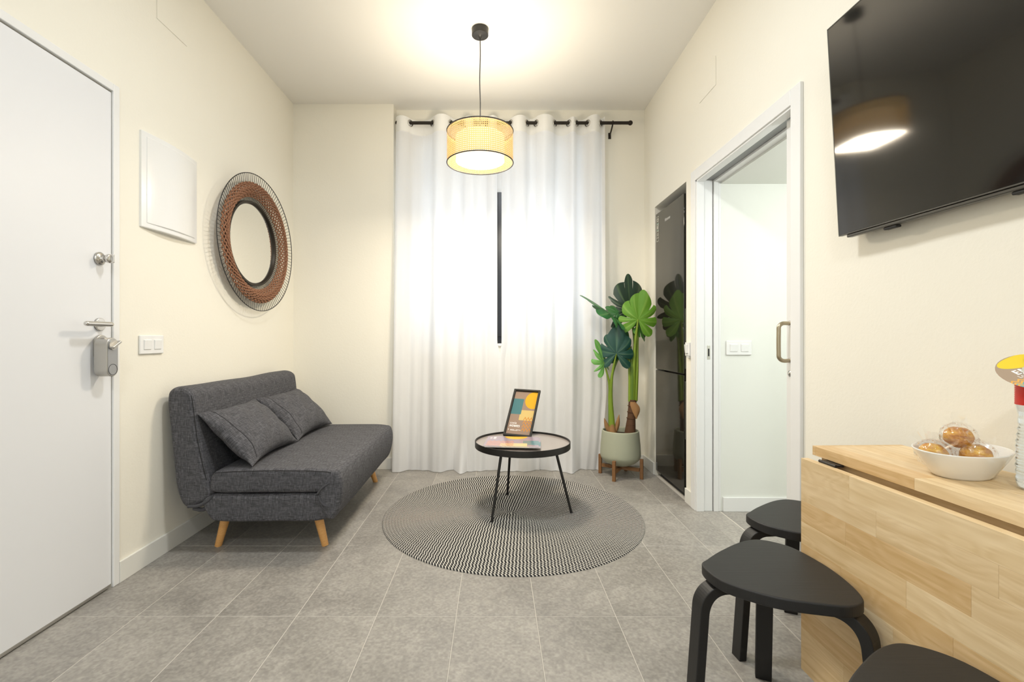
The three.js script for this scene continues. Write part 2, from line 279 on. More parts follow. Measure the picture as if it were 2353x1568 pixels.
// ---------- sliding pocket door ----------
{
  const d = structGroup('door_2', 'white pocket sliding door slid almost fully into the wall, steel pull handle');
  mesh('leaf', box(1.266, 1.306, 0.01, DOOR.top - 0.012, -2.062, -1.21, 0.002), M.white, d);
  mesh('pull_handle', tube([V(1.266, 1.107, -2.035), V(1.232, 1.107, -2.035), V(1.218, 1.095, -2.035), V(1.216, 1.07, -2.035), V(1.216, 0.985, -2.035), V(1.218, 0.96, -2.035), V(1.232, 0.948, -2.035), V(1.266, 0.948, -2.035)], 0.0085, 60, 14), M.brass, d);
  mesh('handle_boss', join([1.107, 0.948].map((y) => { const g = new THREE.CylinderGeometry(0.013, 0.013, 0.004, 20); g.rotateZ(Math.PI / 2); g.translate(1.264, y, -2.035); return g; })), M.nickel, d);
  mesh('privacy_turn', (() => { const g = lathe([[0, 0], [0.014, 0], [0.014, 0.006], [0.006, 0.008], [0, 0.012]]); g.rotateZ(Math.PI / 2); g.translate(1.266, 0.893, -2.03); return g; })(), M.nickel, d);
  // casing on the room side
  const t = 0.015, w = 0.062;
  const tr = structGroup('trim_1', 'white casing and jamb round the sliding doorway');
  mesh('casing', box(XR - t, XR, 0, DOOR.top + w, DOOR.z0 - w + 0.004, DOOR.z0 + 0.004, 0.003), M.white, tr);
  mesh('casing', box(XR - t, XR, 0, DOOR.top + w, DOOR.z1 - 0.004, DOOR.z1 + w - 0.004, 0.003), M.white, tr);
  mesh('casing', box(XR - t, XR, DOOR.top - 0.004, DOOR.top + w, DOOR.z0 + 0.004, DOOR.z1 - 0.004, 0.003), M.white, tr);
  // far jamb: two lining strips with the closing slot between
  mesh('jamb', box(XR - 0.008, 1.258, 0, DOOR.top, DOOR.z0, DOOR.z0 + 0.014, 0.002), M.white, tr);
  mesh('jamb', box(1.262, 1.312, 0, DOOR.top, DOOR.z0 - 0.004, DOOR.z0 + 0.004, 0.001), M.white, tr);
  mesh('jamb', box(1.316, 1.345, 0, DOOR.top, DOOR.z0, DOOR.z0 + 0.014, 0.002), M.white, tr);
  mesh('jamb', box(1.347, 1.3595, 0, DOOR.top, DOOR.z0 - 0.002, DOOR.z0 + 0.009, 0.001), M.white, tr);
  const sp = mesh('strike_plate', box(1.279, 1.297, 0.915, 1.0, DOOR.z0 + 0.004, DOOR.z0 + 0.0055, 0.0005), M.nickel, tr);
  mesh('strike_slot', box(1.284, 1.292, 0.935, 0.98, DOOR.z0 + 0.0055, DOOR.z0 + 0.006), M.seam, sp);
  // lintel lining with the track slot
  mesh('lintel', box(XR - 0.008, 1.258, DOOR.top - 0.014, DOOR.top, DOOR.z0, DOOR.z1, 0.002), M.white, tr);
  mesh('lintel', box(1.318, 1.36, DOOR.top - 0.014, DOOR.top, DOOR.z0, DOOR.z1, 0.002), M.white, tr);
  mesh('sliding_track', box(1.262, 1.314, DOOR.top - 0.003, DOOR.top + 0.012, DOOR.z0, DOOR.z1), M.shadow, tr, 'grey metal sliding track');
}

// ---------- ceiling lamps that light the near half of the room and the hall ----------
function ceilingLight(x, y, z, r, nits, rgb, glow, label) {
  const t = thing('ceiling_light', label, 'ceiling light', [x, y, z]);
  const ring = lathe([[r, 0], [r + 0.012, 0], [r + 0.012, -0.008], [r, -0.012], [r - 0.002, -0.008]]); mesh('rim', ring, M.white, t);
  const disc = new THREE.CylinderGeometry(r, r, 0.006, 48); disc.translate(0, -0.004, 0);
  mesh('lamp_diffuser', disc, std({ color: lin(0.9, 0.9, 0.9), emissive: lin(...rgb), emissiveIntensity: glow, roughness: 0.5 }), t);
  const l = new THREE.RectAreaLight(lin(...rgb), nits, r * 1.77, r * 1.77); l.position.set(0, -0.014, 0); l.rotation.x = -Math.PI / 2; t.add(l);
}
ceilingLight(-0.10, H, -1.80, 0.15, PANEL_NITS * 0.84, PANEL_RGB, 4, 'round white flush ceiling light in the middle of the room, nearer than the pendant');
ceilingLight(-0.10, H, 0.85, 0.15, PANEL_NITS, PANEL_RGB, 4, 'round white flush ceiling light near the wall behind the viewer');
{
  const t = thing('globe_light', 'white glass globe ceiling light in the room beyond the sliding door', 'ceiling light', [2.0, HALL.top, -1.72]);
  mesh('lamp_base', lathe([[0, 0], [0.045, 0], [0.045, -0.018], [0.03, -0.024], [0, -0.024]]), M.white, t);
  const g = new THREE.SphereGeometry(0.07, 32, 24); g.translate(0, -0.2, 0); mesh('lamp_stem', rod(V(0, -0.02, 0), V(0, -0.14, 0), 0.006), M.white, t); mesh('lamp_globe', g, std({ color: lin(0.9, 0.9, 0.9), emissive: lin(...HALL_RGB), emissiveIntensity: 4, roughness: 0.4 }), t);
  const l = new THREE.PointLight(lin(...HALL_RGB), HALL_CANDELA, 0, 2); l.position.set(0, -0.2, 0); l.castShadow = true; l.shadow.radius = 3.4; t.add(l);
}

// ---------- pendant lamp ----------
{
  const cx = -0.0914, cz = -2.86, t = thing('pendant_lamp', 'round cane webbing pendant lamp with white diffuser hanging from a black cord', 'lamp', [cx, 0, cz]);
  mesh('ceiling_rose', lathe([[0, H], [0.048, H], [0.05, H - 0.003], [0.05, H - 0.040], [0.048, H - 0.043], [0.01, H - 0.043], [0.008, H - 0.055], [0, H - 0.055]]), M.blackMetal, t);
  mesh('cord', tube([V(0, H - 0.05, 0), V(0.001, 2.75, 0), V(-0.002, 2.6, 0.001), V(0.001, 2.45, 0), V(0, 2.28, 0)], 0.003, 30, 8), M.blackMetal, t);
  const y0 = 2.099, y1 = 2.289, R = 0.199;
  for (const y of [y0, y1]) { const g = new THREE.TorusGeometry(R, 0.0035, 8, 96); g.rotateX(Math.PI / 2); g.translate(0, y, 0); mesh('shade_rim', g, M.blackMetal, t); }
  // cane webbing with real openings
  const NC = 116, NR = 17, pos = [], hole = 0.56, oct = [];
  for (let k = 0; k < 8; k++) { const a = (k + 0.5) * Math.PI / 4; oct.push([Math.cos(a) * hole * 0.5, Math.sin(a) * hole * 0.5]); }
  const P = (u, v) => { const a = u / NC * Math.PI * 2; return [Math.cos(a) * R, y0 + (y1 - y0) * v / NR, Math.sin(a) * R]; };
  const tri = (u, v, ...pts) => { for (const [a, b] of pts) pos.push(...P(u + 0.5 + a, v + 0.5 + b)); };
  const C4 = [[0.5, 0.5], [-0.5, 0.5], [-0.5, -0.5], [0.5, -0.5]];
  for (let u = 0; u < NC; u++) for (let v = 0; v < NR; v++) for (let c = 0; c < 4; c++) {
    const o0 = oct[2 * c], o1 = oct[2 * c + 1], c0 = C4[c], c1 = C4[(c + 1) % 4], n0 = oct[(2 * c + 2) % 8];
    tri(u, v, c0, o0, o1); tri(u, v, c0, o1, c1); tri(u, v, c1, o1, n0);
  }
  const g = new THREE.BufferGeometry(); g.setAttribute('position', new THREE.Float32BufferAttribute(pos, 3));
  const nrm = new Float32Array(pos.length); for (let i = 0; i < pos.length; i += 3) { const l = Math.hypot(pos[i], pos[i + 2]); nrm[i] = pos[i] / l; nrm[i + 2] = pos[i + 2] / l; }
  g.setAttribute('normal', new THREE.BufferAttribute(nrm, 3)); mesh('shade', g, M.cane, t);
  // inner drum: softly glowing fabric side, bright disc below
  const side = std({ color: lin(0.9, 0.85, 0.7), emissive: lin(1.0, 0.90, 0.66), emissiveIntensity: 0.9, roughness: 0.9 });
  const disc = std({ color: lin(0.9, 0.9, 0.88), emissive: lin(1.0, 0.93, 0.78), emissiveIntensity: 8, roughness: 0.9 });
  const drum = new THREE.CylinderGeometry(0.146, 0.146, 0.145, 64); drum.translate(0, 2.1835, 0);
  mesh('lamp_diffuser', drum, [side, side, disc], t, 'glowing white inner drum');
  for (const k of [0, 1, 2]) { const a = k * 2.094; mesh('spider_arm', rod(V(Math.cos(a) * 0.146, 2.25, Math.sin(a) * 0.146), V(Math.cos(a) * R, 2.28, Math.sin(a) * R), 0.0016), M.blackMetal, t); }
  const dn = new THREE.RectAreaLight(lin(...PENDANT_RGB), PENDANT_DOWN, 0.258, 0.258); dn.position.set(0, 2.1075, 0); dn.rotation.x = -Math.PI / 2; t.add(dn);
  const bulb = new THREE.PointLight(lin(...PENDANT_RGB), PENDANT_BULB, 0, 2); bulb.position.set(0, 2.185, 0); bulb.castShadow = true; bulb.shadow.radius = 4; t.add(bulb);
  const up = new THREE.RectAreaLight(lin(...PENDANT_RGB), PENDANT_UP, 0.258, 0.258); up.position.set(0, 2.259, 0); up.rotation.x = Math.PI / 2; t.add(up);
}

// ---------- curtains and rod ----------
{
  const zr = -3.775, yr = 2.757;
  const t = thing('curtain_rod', 'dark bronze curtain rod with ball finials above the window', 'curtain rod');
  mesh('rod', rod(V(-0.765, yr, zr), V(1.05, yr, zr), 0.0125), M.bronze, t);
  for (const x of [-0.777, 1.075]) { const g = new THREE.SphereGeometry(0.019, 20, 14); g.translate(x, yr, zr); mesh('finial', join([g, rod(V(x, yr, zr), V(x + (x < 0 ? 0.03 : -0.03), yr, zr), 0.013)]), M.bronze, t); }
  for (const x of [-0.735, 0.935]) mesh('bracket', join([tube([V(x, yr - 0.012, zr), V(x, yr - 0.03, zr - 0.03), V(x, yr - 0.05, ZBACK + 0.03), V(x, yr - 0.055, ZBACK + 0.006)], 0.006, 16, 8), box(x - 0.011, x + 0.011, yr - 0.085, yr - 0.035, ZBACK, ZBACK + 0.006, 0.002), (() => { const g = new THREE.TorusGeometry(0.0135, 0.005, 8, 20); g.rotateY(Math.PI / 2); g.translate(x, yr, zr); return g; })()]), M.bronze, t);

  // a curtain: xs are the places where the cloth crosses the rod, the first stretch hangs in front of it (s0 = 1) or behind (-1)
  function curtain(xs, s0, edge, foot, seed, label) {
    const c = thing('curtain', label, 'curtain'), N = 340, top = 2.80, band = 2.675;
    const a = xs[0], b = xs[xs.length - 1], r = rng(seed), ph = Array.from({ length: 8 }, () => r() * 6.28);
    const wave = (x) => { for (let k = 0; k + 1 < xs.length; k++) if (x <= xs[k + 1] || k + 2 === xs.length) { const l = xs[k + 1] - xs[k], q = Math.min(1, Math.max(0, (x - xs[k]) / l)); return (k % 2 ? -s0 : s0) * Math.min(0.052, 0.022 + l * 0.24) * Math.pow(Math.sin(Math.PI * q), 0.8); } return 0; };
    const at = (i, y) => {
      const x = a + (b - a) * i / N, q = (top - y) / top, e = 1 - Math.exp(-q * 3.2);
      const keep = 1 - 0.72 * Math.min(1, q * 1.25);
      let z = zr + wave(x) * keep + e * (0.020 * Math.sin(x * 21 + ph[0] + q * 0.7) + 0.013 * Math.sin(x * 38 + ph[1] - q) + 0.006 * Math.sin(x * 83 + ph[2] + q * 2)) + 0.062 * q * q;
      z += foot(x) * Math.pow(Math.max(0, q - 0.9) / 0.1, 1.5) * 0.05;
      // creases left by folding
      const cy = Math.exp(-Math.pow((y - 0.46 - 0.01 * Math.sin(x * 30 + ph[3])) / 0.012, 2)); z += cy * 0.0035 * Math.sin(x * 60 + ph[4]);
      const X = x + edge(x, y);
      return V(X, Math.max(y, 0.004), z);
    };
    const sheet = (ys) => {
      const pos = [], uv = [], idx = [];
      ys.forEach((y) => { for (let i = 0; i <= N; i++) { const p = at(i, y); const w = y >= top - 1e-6 ? 0.008 * Math.sin(i * 0.03 + ph[5]) : 0; pos.push(p.x, p.y + w, p.z); uv.push(p.x, y); } });
      for (let j = 0; j + 1 < ys.length; j++) for (let i = 0; i < N; i++) { const p = j * (N + 1) + i, q = p + N + 1; idx.push(p, q, p + 1, p + 1, q, q + 1); }
      const g = new THREE.BufferGeometry(); g.setAttribute('position', new THREE.Float32BufferAttribute(pos, 3)); g.setAttribute('uv', new THREE.Float32BufferAttribute(uv, 2)); g.setIndex(idx); g.computeVertexNormals(); return g;
    };
    mesh('heading_band', sheet([top, 2.78, 2.76, 2.74, 2.72, 2.70, band]), M.heading, c, 'double-layered white heading band');
    const ys = []; for (let k = 0; k <= 70; k++) ys.push(band + (0.0 - band) * k / 70);
    mesh('cloth', sheet(ys), M.curtain, c);
    for (let k = 1; k + 1 < xs.length; k++) { const toBack = (k % 2 ? 1 : -1) * s0, g = new THREE.TorusGeometry(0.0245, 0.0042, 8, 28); g.rotateY(toBack * 0.92); g.translate(xs[k] + toBack * 0.004, yr - 0.004, zr + 0.004); mesh('eyelet', g, M.nickel, c); }
    return c;
  }
  curtain([-0.79, -0.678, -0.495, -0.356, -0.252, -0.166, -0.062, 0.016], 1, (x, y) => (x > -0.05 ? (x + 0.05) / 0.066 * (y < 1.0 ? 0.035 * Math.min(1, (1.0 - y) / 0.12) : y < 1.1 ? 0 : 0) : 0) + (x < -0.6 ? -0.012 * (1 - y / 2.8) : 0), (x) => (x > -0.33 && x < -0.22 ? 1.6 * Math.sin((x + 0.33) / 0.11 * Math.PI) : 0), 3, 'white eyelet curtain hanging on the left half of the window, beside the pier');
  curtain([0.050, 0.1245, 0.249, 0.3286, 0.470, 0.588, 0.643, 0.737, 0.834, 0.872], -1, (x, y) => (x < 0.1 ? (y < 1.0 ? -0.02 * Math.min(1, (1.0 - y) / 0.12) : 0) : 0) - (x > 0.55 ? 0.05 * (x - 0.55) / 0.32 * Math.max(0, 1 - y / 0.6) : 0), (x) => (x < 0.35 ? 0.5 : 0.9) * Math.sin(x * 14), 9, 'white eyelet curtain hanging on the right half of the window, behind the plant');
}

// ---------- wall plates and boxes ----------
{
  // electrical panel: frame and bowed lid
  const t = thing('electrical_panel', 'white plastic fuse box cover with bowed lid above the light switch', 'fuse box', [XL, 1.77, -2.345]);
  t.rotation.y = Math.PI / 2; // local x runs away from... local +z points into the room
  const w = 0.39, h = 0.44;
  const bow = (W, Hh, d0, d1, bev) => { const n = 20, out = [], dz = (x) => d0 + (d1 - d0) * (1 - Math.pow(2 * x / W, 2)); const s = new THREE.Shape(); s.moveTo(-W / 2, 0); for (let i = 0; i <= n; i++) { const x = -W / 2 + W * i / n; s.lineTo(x, dz(x)); } s.lineTo(W / 2, 0); s.closePath(); const g = new THREE.ExtrudeGeometry(s, { depth: Hh - 2 * bev, bevelEnabled: true, bevelSize: bev, bevelThickness: bev, bevelSegments: 2 }); g.translate(0, 0, -(Hh - 2 * bev) / 2); g.rotateX(Math.PI / 2); g.scale(1, -1, 1); g.scale(1, -1, 1); return g; };
  const frame = bow(w, h, 0.006, 0.026, 0.004), lid = bow(w * 0.87, h * 0.9, 0.014, 0.033, 0.003);
  // extruded along y after turning; bring depth to +z
  for (const g of [frame, lid]) { g.computeBoundingBox(); const b = g.boundingBox; if (b.max.z < 0.01) g.rotateY(Math.PI); g.computeBoundingBox(); }
  mesh('panel_frame', frame, M.plastic, t); mesh('panel_lid', lid, M.plastic, t);
}
function switchPlate(name, label, pos, turn) {
  const t = thing(name, label, 'light switch', pos, turn, undefined);
  mesh('plate', (() => { const g = new RoundedBoxGeometry(0.152, 0.086, 0.010, 3, 0.004); g.translate(0, 0, 0.005); return g; })(), M.plastic, t);
  for (const x of [-0.033, 0.033]) { const g = new RoundedBoxGeometry(0.046, 0.046, 0.008, 3, 0.003); g.rotateX(0.06); g.translate(x, 0, 0.0105); mesh('rocker', g, M.plastic, t); }
  return t;
}
switchPlate('light_switch', 'white double light switch between the entrance door and the sofa', [XL, 1.014, -2.215], Math.PI / 2);
switchPlate('light_switch', 'white double light switch on the wall beyond the sliding doorway', [1.467, 0.985, HALL.z0], 0);
{
  const t = thing('wall_sensor', 'small white wall-mounted switch beside the fridge and the door casing', 'switch', [XR, 0.97, -2.965], -Math.PI / 2);
  mesh('base', (() => { const g = new RoundedBoxGeometry(0.062, 0.085, 0.022, 3, 0.004); g.translate(0, 0.005, 0.011); return g; })(), M.plastic, t);
  mesh('rocker', (() => { const g = new RoundedBoxGeometry(0.030, 0.055, 0.012, 3, 0.003); g.rotateX(0.09); g.translate(0, 0.007, 0.026); return g; })(), M.plastic, t);
  mesh('cable_nub', box(-0.018, 0.018, -0.048, -0.036, 0.003, 0.018, 0.002), M.plastic, t);
}
tag(mesh('access_cover', box(XL, XL + 0.003, 2.566, 2.79, -2.475, -2.255, 0.001), M.wall), 'square wall-coloured cover plate high above the fuse box', 'cover plate');
tag(mesh('access_cover', box(XR - 0.003, XR, 2.445, 2.605, -2.83, -2.62, 0.001), M.wall), 'wall-coloured cover plate above the sliding door', 'cover plate');

// ---------- wall mirror ----------
{
  const t = thing('wall_mirror', 'round wall mirror with black wire rim and woven brown rattan band', 'mirror', [XL, 1.66, -3.105]);
  const E = 0.905, P = (a, r, x) => V(x, r * E * Math.sin(a), r * Math.cos(a));
  const ringPts = (r, x, n = 72) => Array.from({ length: n }, (_, k) => P(k / n * 2 * Math.PI, r, x));
  const gl = new THREE.CircleGeometry(0.288, 96); gl.rotateY(Math.PI / 2); gl.scale(1, E, 1); gl.translate(0.022, 0, 0); mesh('mirror_glass', gl, M.mirror, t);
  mesh('backing', (() => { const g = new THREE.CylinderGeometry(0.29, 0.29, 0.016, 64); g.rotateZ(Math.PI / 2); g.scale(1, E, 1); g.translate(0.012, 0, 0); return g; })(), M.blackMetal, t);
  mesh('inner_frame', (() => { const prof = [[-0.012, 0.004], [0.010, 0.004], [0.010, 0.036], [-0.004, 0.036], [-0.012, 0.024]], n = 96, pos = [], idx = []; for (let k = 0; k <= n; k++) for (const [dr, x] of prof) { const p = P(k / n * 2 * Math.PI, 0.292 + dr, x); pos.push(p.x, p.y, p.z); } const m = prof.length; for (let k = 0; k < n; k++) for (let j = 0; j < m; j++) { const a = k * m + j, b = k * m + (j + 1) % m; idx.push(a, a + m, b, b, a + m, b + m); } let g = new THREE.BufferGeometry(); g.setAttribute('position', new THREE.Float32BufferAttribute(pos, 3)); g.setIndex(idx); g = g.toNonIndexed(); g.computeVertexNormals(); g.setAttribute('uv', new THREE.Float32BufferAttribute(new Float32Array(g.attributes.position.count * 2), 2)); return g; })(), M.bronze, t);
  mesh('outer_rim', tube(ringPts(0.483, 0.070), 0.0028, 160, 6, true), M.blackMetal, t);
  const N = 118;
  for (let k = 0; k < N; k++) { const a = k / N * 2 * Math.PI; mesh('wire', tube([P(a, 0.30, 0.028), P(a, 0.335, 0.040), P(a, 0.375, 0.052), P(a, 0.42, 0.060), P(a, 0.483, 0.070)], 0.0015, 8, 5), M.blackMetal, t); }
  // woven band: cords plaited over and under the wires
  const cords = [], rows = 11;
  for (let j = 0; j < rows; j++) {
    const q = j / (rows - 1), r0 = 0.330 + 0.092 * q, x0 = 0.044 + 0.020 * Math.sin(q * Math.PI) + 0.016 * q, pts = [], n = N * 3;
    for (let k = 0; k < n; k++) { const a = k / n * 2 * Math.PI, s = Math.cos(a * N / 2 + j * Math.PI); pts.push(P(a, r0 + 0.0022 * Math.sin(a * N / 2 + j * 1.3), x0 + 0.0045 * s)); }
    cords.push(new THREE.TubeGeometry(new THREE.CatmullRomCurve3(pts, true), n, 0.0049, 5, true));
  }
  mesh('woven_band', join(cords), M.rattan, t, 'woven brown rattan band');
}

// ---------- sofa bed ----------
{
  const t = thing('sofa_bed', 'charcoal fabric folding sofa bed with splayed wooden legs against the left wall', 'sofa', [-1.165, 0, -2.89], 0.012);
  const L = 1.22, ext = (pts, len, bev, n = 90) => {
    const g = new THREE.ExtrudeGeometry(shapeOf(smooth(pts, n)), { depth: len - 2 * bev, bevelEnabled: true, bevelSize: bev * 0.8, bevelThickness: bev, bevelOffset: -bev * 0.8, bevelSegments: 5, steps: 24 });
    g.translate(0, 0, -(len - 2 * bev) / 2); return g;
  };
  const puff = (g, amp, f, seed) => { // gentle unevenness of upholstery
    const p = g.attributes.position, n = g.attributes.normal; for (let i = 0; i < p.count; i++) { const x = p.getX(i), y = p.getY(i), z = p.getZ(i), s = amp * (Math.sin(x * f + seed) * Math.sin(z * f * 0.8 + seed * 2) + 0.5 * Math.sin(y * f * 2 + z * f * 1.7 + seed)); p.setXYZ(i, x, y + s, z); } return g;
  };
  // all x are relative to the sofa's middle (-1.165)
  const seat = ext([[-0.215, 0.305], [-0.222, 0.345], [-0.205, 0.392], [-0.16, 0.408], [0.0, 0.415], [0.2, 0.415], [0.34, 0.41], [0.385, 0.40], [0.40, 0.375], [0.395, 0.33], [0.375, 0.303], [0.34, 0.297], [0.0, 0.295], [-0.19, 0.296]], L, 0.03);
  mesh('seat_cushion', puff(seat, 0.0025, 9, 1), M.fabric, t);
  const base = ext([[-0.235, 0.285], [-0.255, 0.262], [-0.235, 0.20], [-0.205, 0.165], [-0.17, 0.158], [0.1, 0.155], [0.3, 0.158], [0.355, 0.175], [0.375, 0.21], [0.372, 0.265], [0.34, 0.284], [0.0, 0.287]], L - 0.004, 0.022);
  mesh('base_cushion', puff(base, 0.002, 8, 3), M.fabric, t);
  const fold = ext([[0.300, 0.300], [0.318, 0.345], [0.345, 0.385], [0.375, 0.405], [0.402, 0.396], [0.417, 0.36], [0.420, 0.31], [0.412, 0.25], [0.395, 0.195], [0.372, 0.165], [0.345, 0.168], [0.318, 0.215], [0.302, 0.260]], L + 0.006, 0.028, 70);
  mesh('front_fold', puff(fold, 0.002, 8, 5), M.fabric, t);
  // pleats of the folded hinge, at each end
  for (const s of [1, -1]) {
    const z = s * (L / 2 + 0.002);
    mesh('pleat', join([tube([V(0.300, 0.292, z - s * 0.004), V(0.318, 0.315, z), V(0.345, 0.338, z), V(0.372, 0.352, z - s * 0.006)], 0.0055, 14, 7), tube([V(0.305, 0.285, z - s * 0.004), V(0.318, 0.258, z), V(0.34, 0.238, z), V(0.372, 0.232, z - s * 0.006)], 0.0065, 14, 7), tube([V(0.308, 0.27, z - s * 0.004), V(0.325, 0.235, z), V(0.343, 0.213, z - s * 0.002)], 0.005, 12, 7)]), M.fabric, t);
  }
  const back = ext([[-0.345, 0.235], [-0.375, 0.30], [-0.395, 0.45], [-0.412, 0.62], [-0.423, 0.745], [-0.415, 0.785], [-0.385, 0.805], [-0.335, 0.802], [-0.300, 0.778], [-0.289, 0.73], [-0.275, 0.60], [-0.250, 0.46], [-0.225, 0.36], [-0.205, 0.30], [-0.225, 0.262], [-0.28, 0.235], [-0.32, 0.225]], L, 0.032);
  mesh('backrest', puff(back, 0.003, 7, 7), M.fabric, t);
  for (const s of [1, -1]) mesh('hinge_pleat', (() => { const z = s * (L / 2 - 0.006); return mergeGeometries([tube([V(-0.32, 0.235, z), V(-0.27, 0.238, z), V(-0.225, 0.262, z), V(-0.205, 0.285, z)], 0.009, 14, 7), tube([V(-0.30, 0.222, z - s * 0.01), V(-0.255, 0.215, z - s * 0.01), V(-0.225, 0.235, z - s * 0.01)], 0.010, 12, 7)]); })(), M.fabric, t);
  // seams
  const seamAt = (pts, z) => tube(pts.map(([x, y]) => V(x, y, z)), 0.0016, 60, 5);
  mesh('seam', join([seamAt([[-0.20, 0.396], [-0.1, 0.402], [0.1, 0.406], [0.3, 0.402], [0.365, 0.394], [0.392, 0.37], [0.400, 0.33], [0.394, 0.25], [0.372, 0.19]], L / 2 - 0.003), seamAt([[-0.305, 0.77], [-0.296, 0.72], [-0.282, 0.60], [-0.256, 0.46], [-0.232, 0.36]], L / 2 - 0.006)]), M.seam, t);
  for (const [x, z, sx] of [[0.26, 0.5, 1], [-0.19, 0.5, -1], [0.26, -0.5, 1], [-0.19, -0.5, -1]]) mesh('leg', rod(V(x, 0.17, z), V(x + sx * 0.043, 0, z + (z > 0 ? 0.004 : -0.05)), 0.0235, 0.0165, 20), M.beech, t);
}
function pillow(label, pos, rx, seed, flip) {
  // local x along the width, y along the height, z the thickness
  const W = 0.285, Hh = 0.185, T = 0.084, n = 34, r = rng(seed), a0 = r() * 6, a1 = r() * 6, sides = [];
  const at = (u, v, s) => {
    const eu = 1 - u * u, ev = 1 - v * v, th = T * Math.pow(Math.max(0, eu), 0.55) * Math.pow(Math.max(0, ev), 0.5);
    const x = W * u * (1 - 0.10 * ev * Math.pow(Math.abs(u), 3)), y = Hh * v * (1 - 0.15 * eu * Math.pow(Math.abs(v), 3));
    const corner = Math.pow(Math.abs(u * v), 2), wr = 0.007 * Math.sin((u * 7 + v * 9) + a0) * corner * 2 * th / T + 0.0035 * Math.sin(u * 11 - v * 6 + a1) * th / T;
    return [x, y, s * (th + wr * 1.6)];
  };
  for (const s of [1, -1]) { const pos2 = [], uv = [], idx = []; for (let j = 0; j <= n; j++) for (let i = 0; i <= n; i++) { const u = Math.sin((i / n - 0.5) * Math.PI), v = Math.sin((j / n - 0.5) * Math.PI), p = at(u, v, s); pos2.push(...p); uv.push(p[0], p[1]); } for (let j = 0; j < n; j++) for (let i = 0; i < n; i++) { const a = j * (n + 1) + i, b = a + n + 1; if (s > 0) idx.push(a, a + 1, b, b, a + 1, b + 1); else idx.push(a, b, a + 1, b, b + 1, a + 1); } const g = new THREE.BufferGeometry(); g.setAttribute('position', new THREE.Float32BufferAttribute(pos2, 3)); g.setAttribute('uv', new THREE.Float32BufferAttribute(uv, 2)); g.setIndex(idx); g.computeVertexNormals(); sides.push(g); }
  const t = thing('throw_pillow', label, 'pillow', pos, 0, 'pillows on the sofa');
  const inner = join(sides), q = new THREE.Matrix4().makeRotationY(Math.PI / 2 + flip).multiply(new THREE.Matrix4().makeRotationX(rx)); inner.applyMatrix4(q); mesh('cover', inner, M.fabric, t);
  const sm = []; for (const s of [1]) { const pts = []; for (let k = 0; k <= 20; k++) { const v = -0.9 + 1.8 * k / 20; const p = at(-0.80, v, s); pts.push(V(p[0], p[1], p[2] + 0.0005)); } sm.push(tube(pts, 0.0012, 40, 5)); } const sg = join(sm); sg.applyMatrix4(q); mesh('seam', sg, M.seam, t);
}
pillow('charcoal cushion on the sofa nearer to the entrance door', [-1.315, 0.552, -2.575], -0.80, 4, 0.03);
pillow('charcoal cushion on the sofa nearer to the curtain', [-1.318, 0.552, -3.155], -0.80, 8, -0.02);

// ---------- braided rug ----------
{
  const braid = dataTex(64, (i, x, y) => { const u = x / 64, v = y / 64, ph = u + Math.abs(v - 0.5) * 0.9, f = ph - Math.floor(ph), k = f < 0.5; const n = (nB[i * 7 % 262144] - 0.5) * 44; return k ? [212 + n, 207 + n, 198 + n] : [34 + n * 0.5, 34 + n * 0.5, 37 + n * 0.5]; }, true);
  const bump = dataTex(64, (i, x, y) => { const u = x / 64, v = y / 64, ph = (u + Math.abs(v - 0.5) * 0.9) * 2, f = ph - Math.floor(ph), s = Math.sin(f * Math.PI) * 255; return [s, s, s]; }, false);
  const R = 0.755, rings = 46, w = R / rings, gs = [];
  for (let k = 0; k < rings; k++) {
    const r0 = k * w, rm = r0 + w / 2, st = Math.max(3, Math.round(2 * Math.PI * rm / 0.0165)), n = Math.max(12, Math.min(180, Math.round(st * 1.2))), prof = [[0, 0.0028], [0.2, 0.0062], [0.5, 0.0080], [0.8, 0.0062], [1, 0.0028]];
    if (k === rings - 1) prof.push([1.0, 0]);
    const pos = [], uv = [], idx = [], off = (k * 0.37) % 1;
    for (let j = 0; j <= n; j++) for (const [q, h] of prof) { const a = j / n * 2 * Math.PI, rr = r0 + q * w; pos.push(Math.cos(a) * rr, h, Math.sin(a) * rr); uv.push(j / n * st + off, k % 2 ? q : 1 - q); }
    const m = prof.length; for (let j = 0; j < n; j++) for (let i = 0; i + 1 < m; i++) { const a = j * m + i, b = a + m; idx.push(a, a + 1, b, b, a + 1, b + 1); }
    const g = new THREE.BufferGeometry(); g.setAttribute('position', new THREE.Float32BufferAttribute(pos, 3)); g.setAttribute('uv', new THREE.Float32BufferAttribute(uv, 2)); g.setIndex(idx); g.computeVertexNormals(); gs.push(g);
  }
  const rug = mesh('braided_rug', join(gs), std({ map: braid, bumpMap: bump, bumpScale: 0.003, roughness: 0.95 })); rug.position.set(0.102, 0.0003, -2.826);
  tag(rug, 'round braided black and white rug under the coffee table', 'rug');
}

